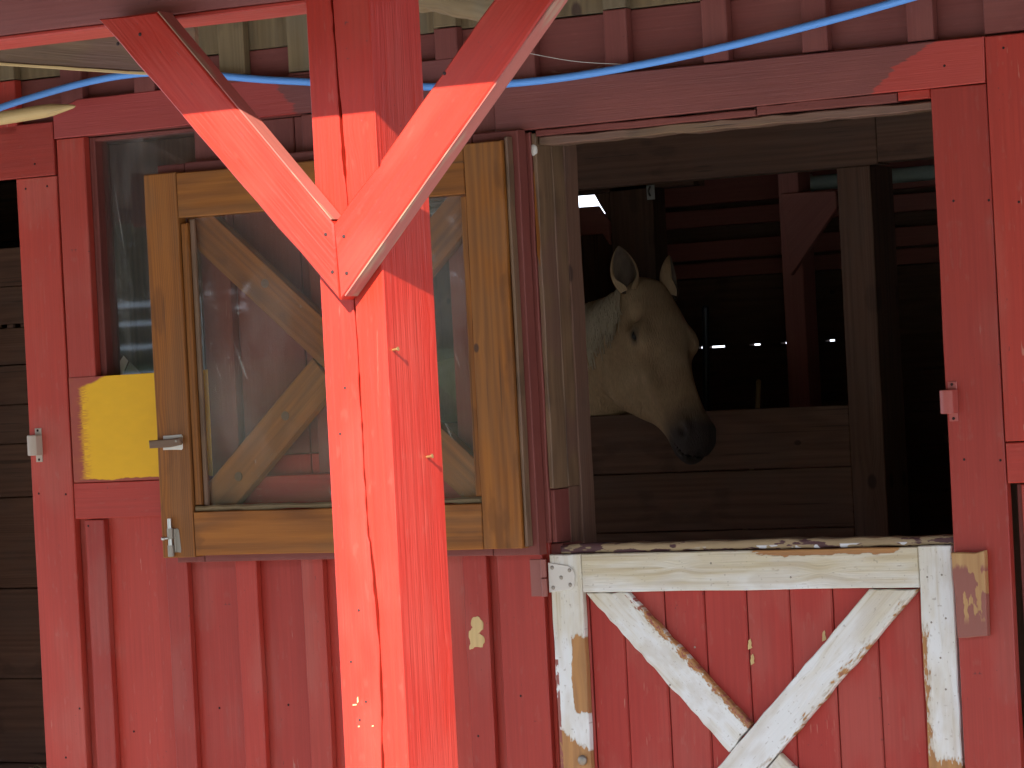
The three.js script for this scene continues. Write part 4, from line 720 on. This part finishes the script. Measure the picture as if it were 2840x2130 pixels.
// ---------------------------------------------------------------- across the yard, seen mirrored in the glass: fence, trees, brush
{
  const wm = new THREE.MeshStandardMaterial({ color: new THREE.Color().setRGB(0.75, 0.74, 0.70), roughness: 0.6 });
  const f = thing('rail_fence', 'white post and rail fence on the bank, mirrored in the left window', 'fence');
  const zf = 27, gy = (x) => rise(x, zf);
  for (let x = -36; x <= -20; x += 2.6) { const g = box(x - 0.06, x + 0.06, gy(x) - 0.1, gy(x) + 1.25, zf - 0.06, zf + 0.06, wm, { jit: 0 }); add('post', g, wm, f); }
  for (const h of [0.28, 0.62, 0.92, 1.16]) add('rail', box(-36, -20.3, gy(0) + h, gy(0) + h + 0.06, zf - 0.1, zf - 0.065, wm, { jit: 0.004, seg: 1.2 }), wm, f);
  const bark = mat(bareWood(301, { light: [0.22, 0.19, 0.14], dark: [0.10, 0.085, 0.06], greyAmt: 0.5, rough: 0.9 }), 0.01);
  const leaf = new THREE.MeshStandardMaterial({ color: new THREE.Color().setRGB(0.09, 0.085, 0.03), roughness: 0.8, side: THREE.DoubleSide });
  const spots = []; for (let i = 0; i < 26; i++) spots.push([-38 + i * 1.35 + rr(-0.5, 0.5), rr(31, 42), rr(0.09, 0.2), rr(8, 13)]);
  spots.forEach(([x, z, r, h], i) => {
    const y0 = rise(x, z) - 0.1, t = thing(i ? 'bare_tree_' + String(i).padStart(3, '0') : 'bare_tree', 'tall bare tree behind the white fence, mirrored in the left window', 'tree', 'bare trees behind the white fence');
    const lx = rr(-0.6, 0.6), gs = [tube([[x, y0, z], [x + lx * 0.3, y0 + h * 0.4, z], [x + lx, y0 + h, z + rr(-0.5, 0.5)]], r, 12, 8)];
    for (let k = 0; k < 7; k++) { const y = y0 + h * rr(0.25, 0.9), d = rr(-1.8, 1.8), e = rr(-1.5, 1.5), bx = x + lx * 0.5; gs.push(tube([[bx, y, z], [bx + d * 0.6, y + rr(0.4, 1), z + e * 0.5], [bx + d, y + rr(1, 2.4), z + e]], r * 0.28, 6, 5)); }
    add('trunk', merge(gs), bark, t);
    const pos = [], n = 900; for (let k = 0; k < n; k++) { const cy = y0 + h * rr(0.12, 1.0), cx = x + lx * 0.5 + rr(-1.6, 1.6), cz = z + rr(-1.6, 1.6), s = rr(0.04, 0.12); for (let q = 0; q < 3; q++) pos.push(cx + rr(-s, s), cy + rr(-s, s) * 1.6, cz + rr(-s, s)); }
    const g = new THREE.BufferGeometry(); g.setAttribute('position', new THREE.Float32BufferAttribute(pos, 3)); g.computeVertexNormals(); g.setAttribute('uv', new THREE.Float32BufferAttribute(new Float32Array(n * 6), 2));
    add('crown', g, leaf, t);
  });
  const pos = []; for (let k = 0; k < 26000; k++) { const x = rr(-42, 0), z = rr(34, 46), y = rise(x, z) + rr(0, 1) * rr(0.5, 7), s = rr(0.06, 0.2); for (let q = 0; q < 3; q++) pos.push(x + rr(-s, s), y + rr(-s, s) * 2, z + rr(-s, s)); }
  const g = new THREE.BufferGeometry(); g.setAttribute('position', new THREE.Float32BufferAttribute(pos, 3)); g.computeVertexNormals();
  const o = add('thicket', g, leaf, scene); o.userData.kind = 'stuff'; tag(o, 'olive brush growing between the bare trees', 'brush');
}

{ // unseen wood added across the yard to keep the low sky off the barn
  const leafM = new THREE.MeshStandardMaterial({ color: new THREE.Color().setRGB(0.07, 0.075, 0.03), roughness: 0.85, side: THREE.DoubleSide });
  const pos = []; for (let k = 0; k < 60000; k++) { const x = rr(-95, 95), z = rr(44, 62), y = rise(x, z) + (9.5 + 4 * noise(x * 0.22, 3, 77)) * Math.pow(rnd(), 0.8), s = rr(0.25, 0.55); for (let q = 0; q < 3; q++) pos.push(x + rr(-s, s), y + rr(-s, s) * 1.3, z + rr(-s, s)); }
  const g = new THREE.BufferGeometry(); g.setAttribute('position', new THREE.Float32BufferAttribute(pos, 3)); g.computeVertexNormals();
  const o = add('wood', g, leafM, scene); o.userData.kind = 'stuff'; tag(o, 'unseen wood added across the yard to block the low sky', 'wood');
}

scene.updateMatrixWorld(true);
renderer.render(scene, camera);
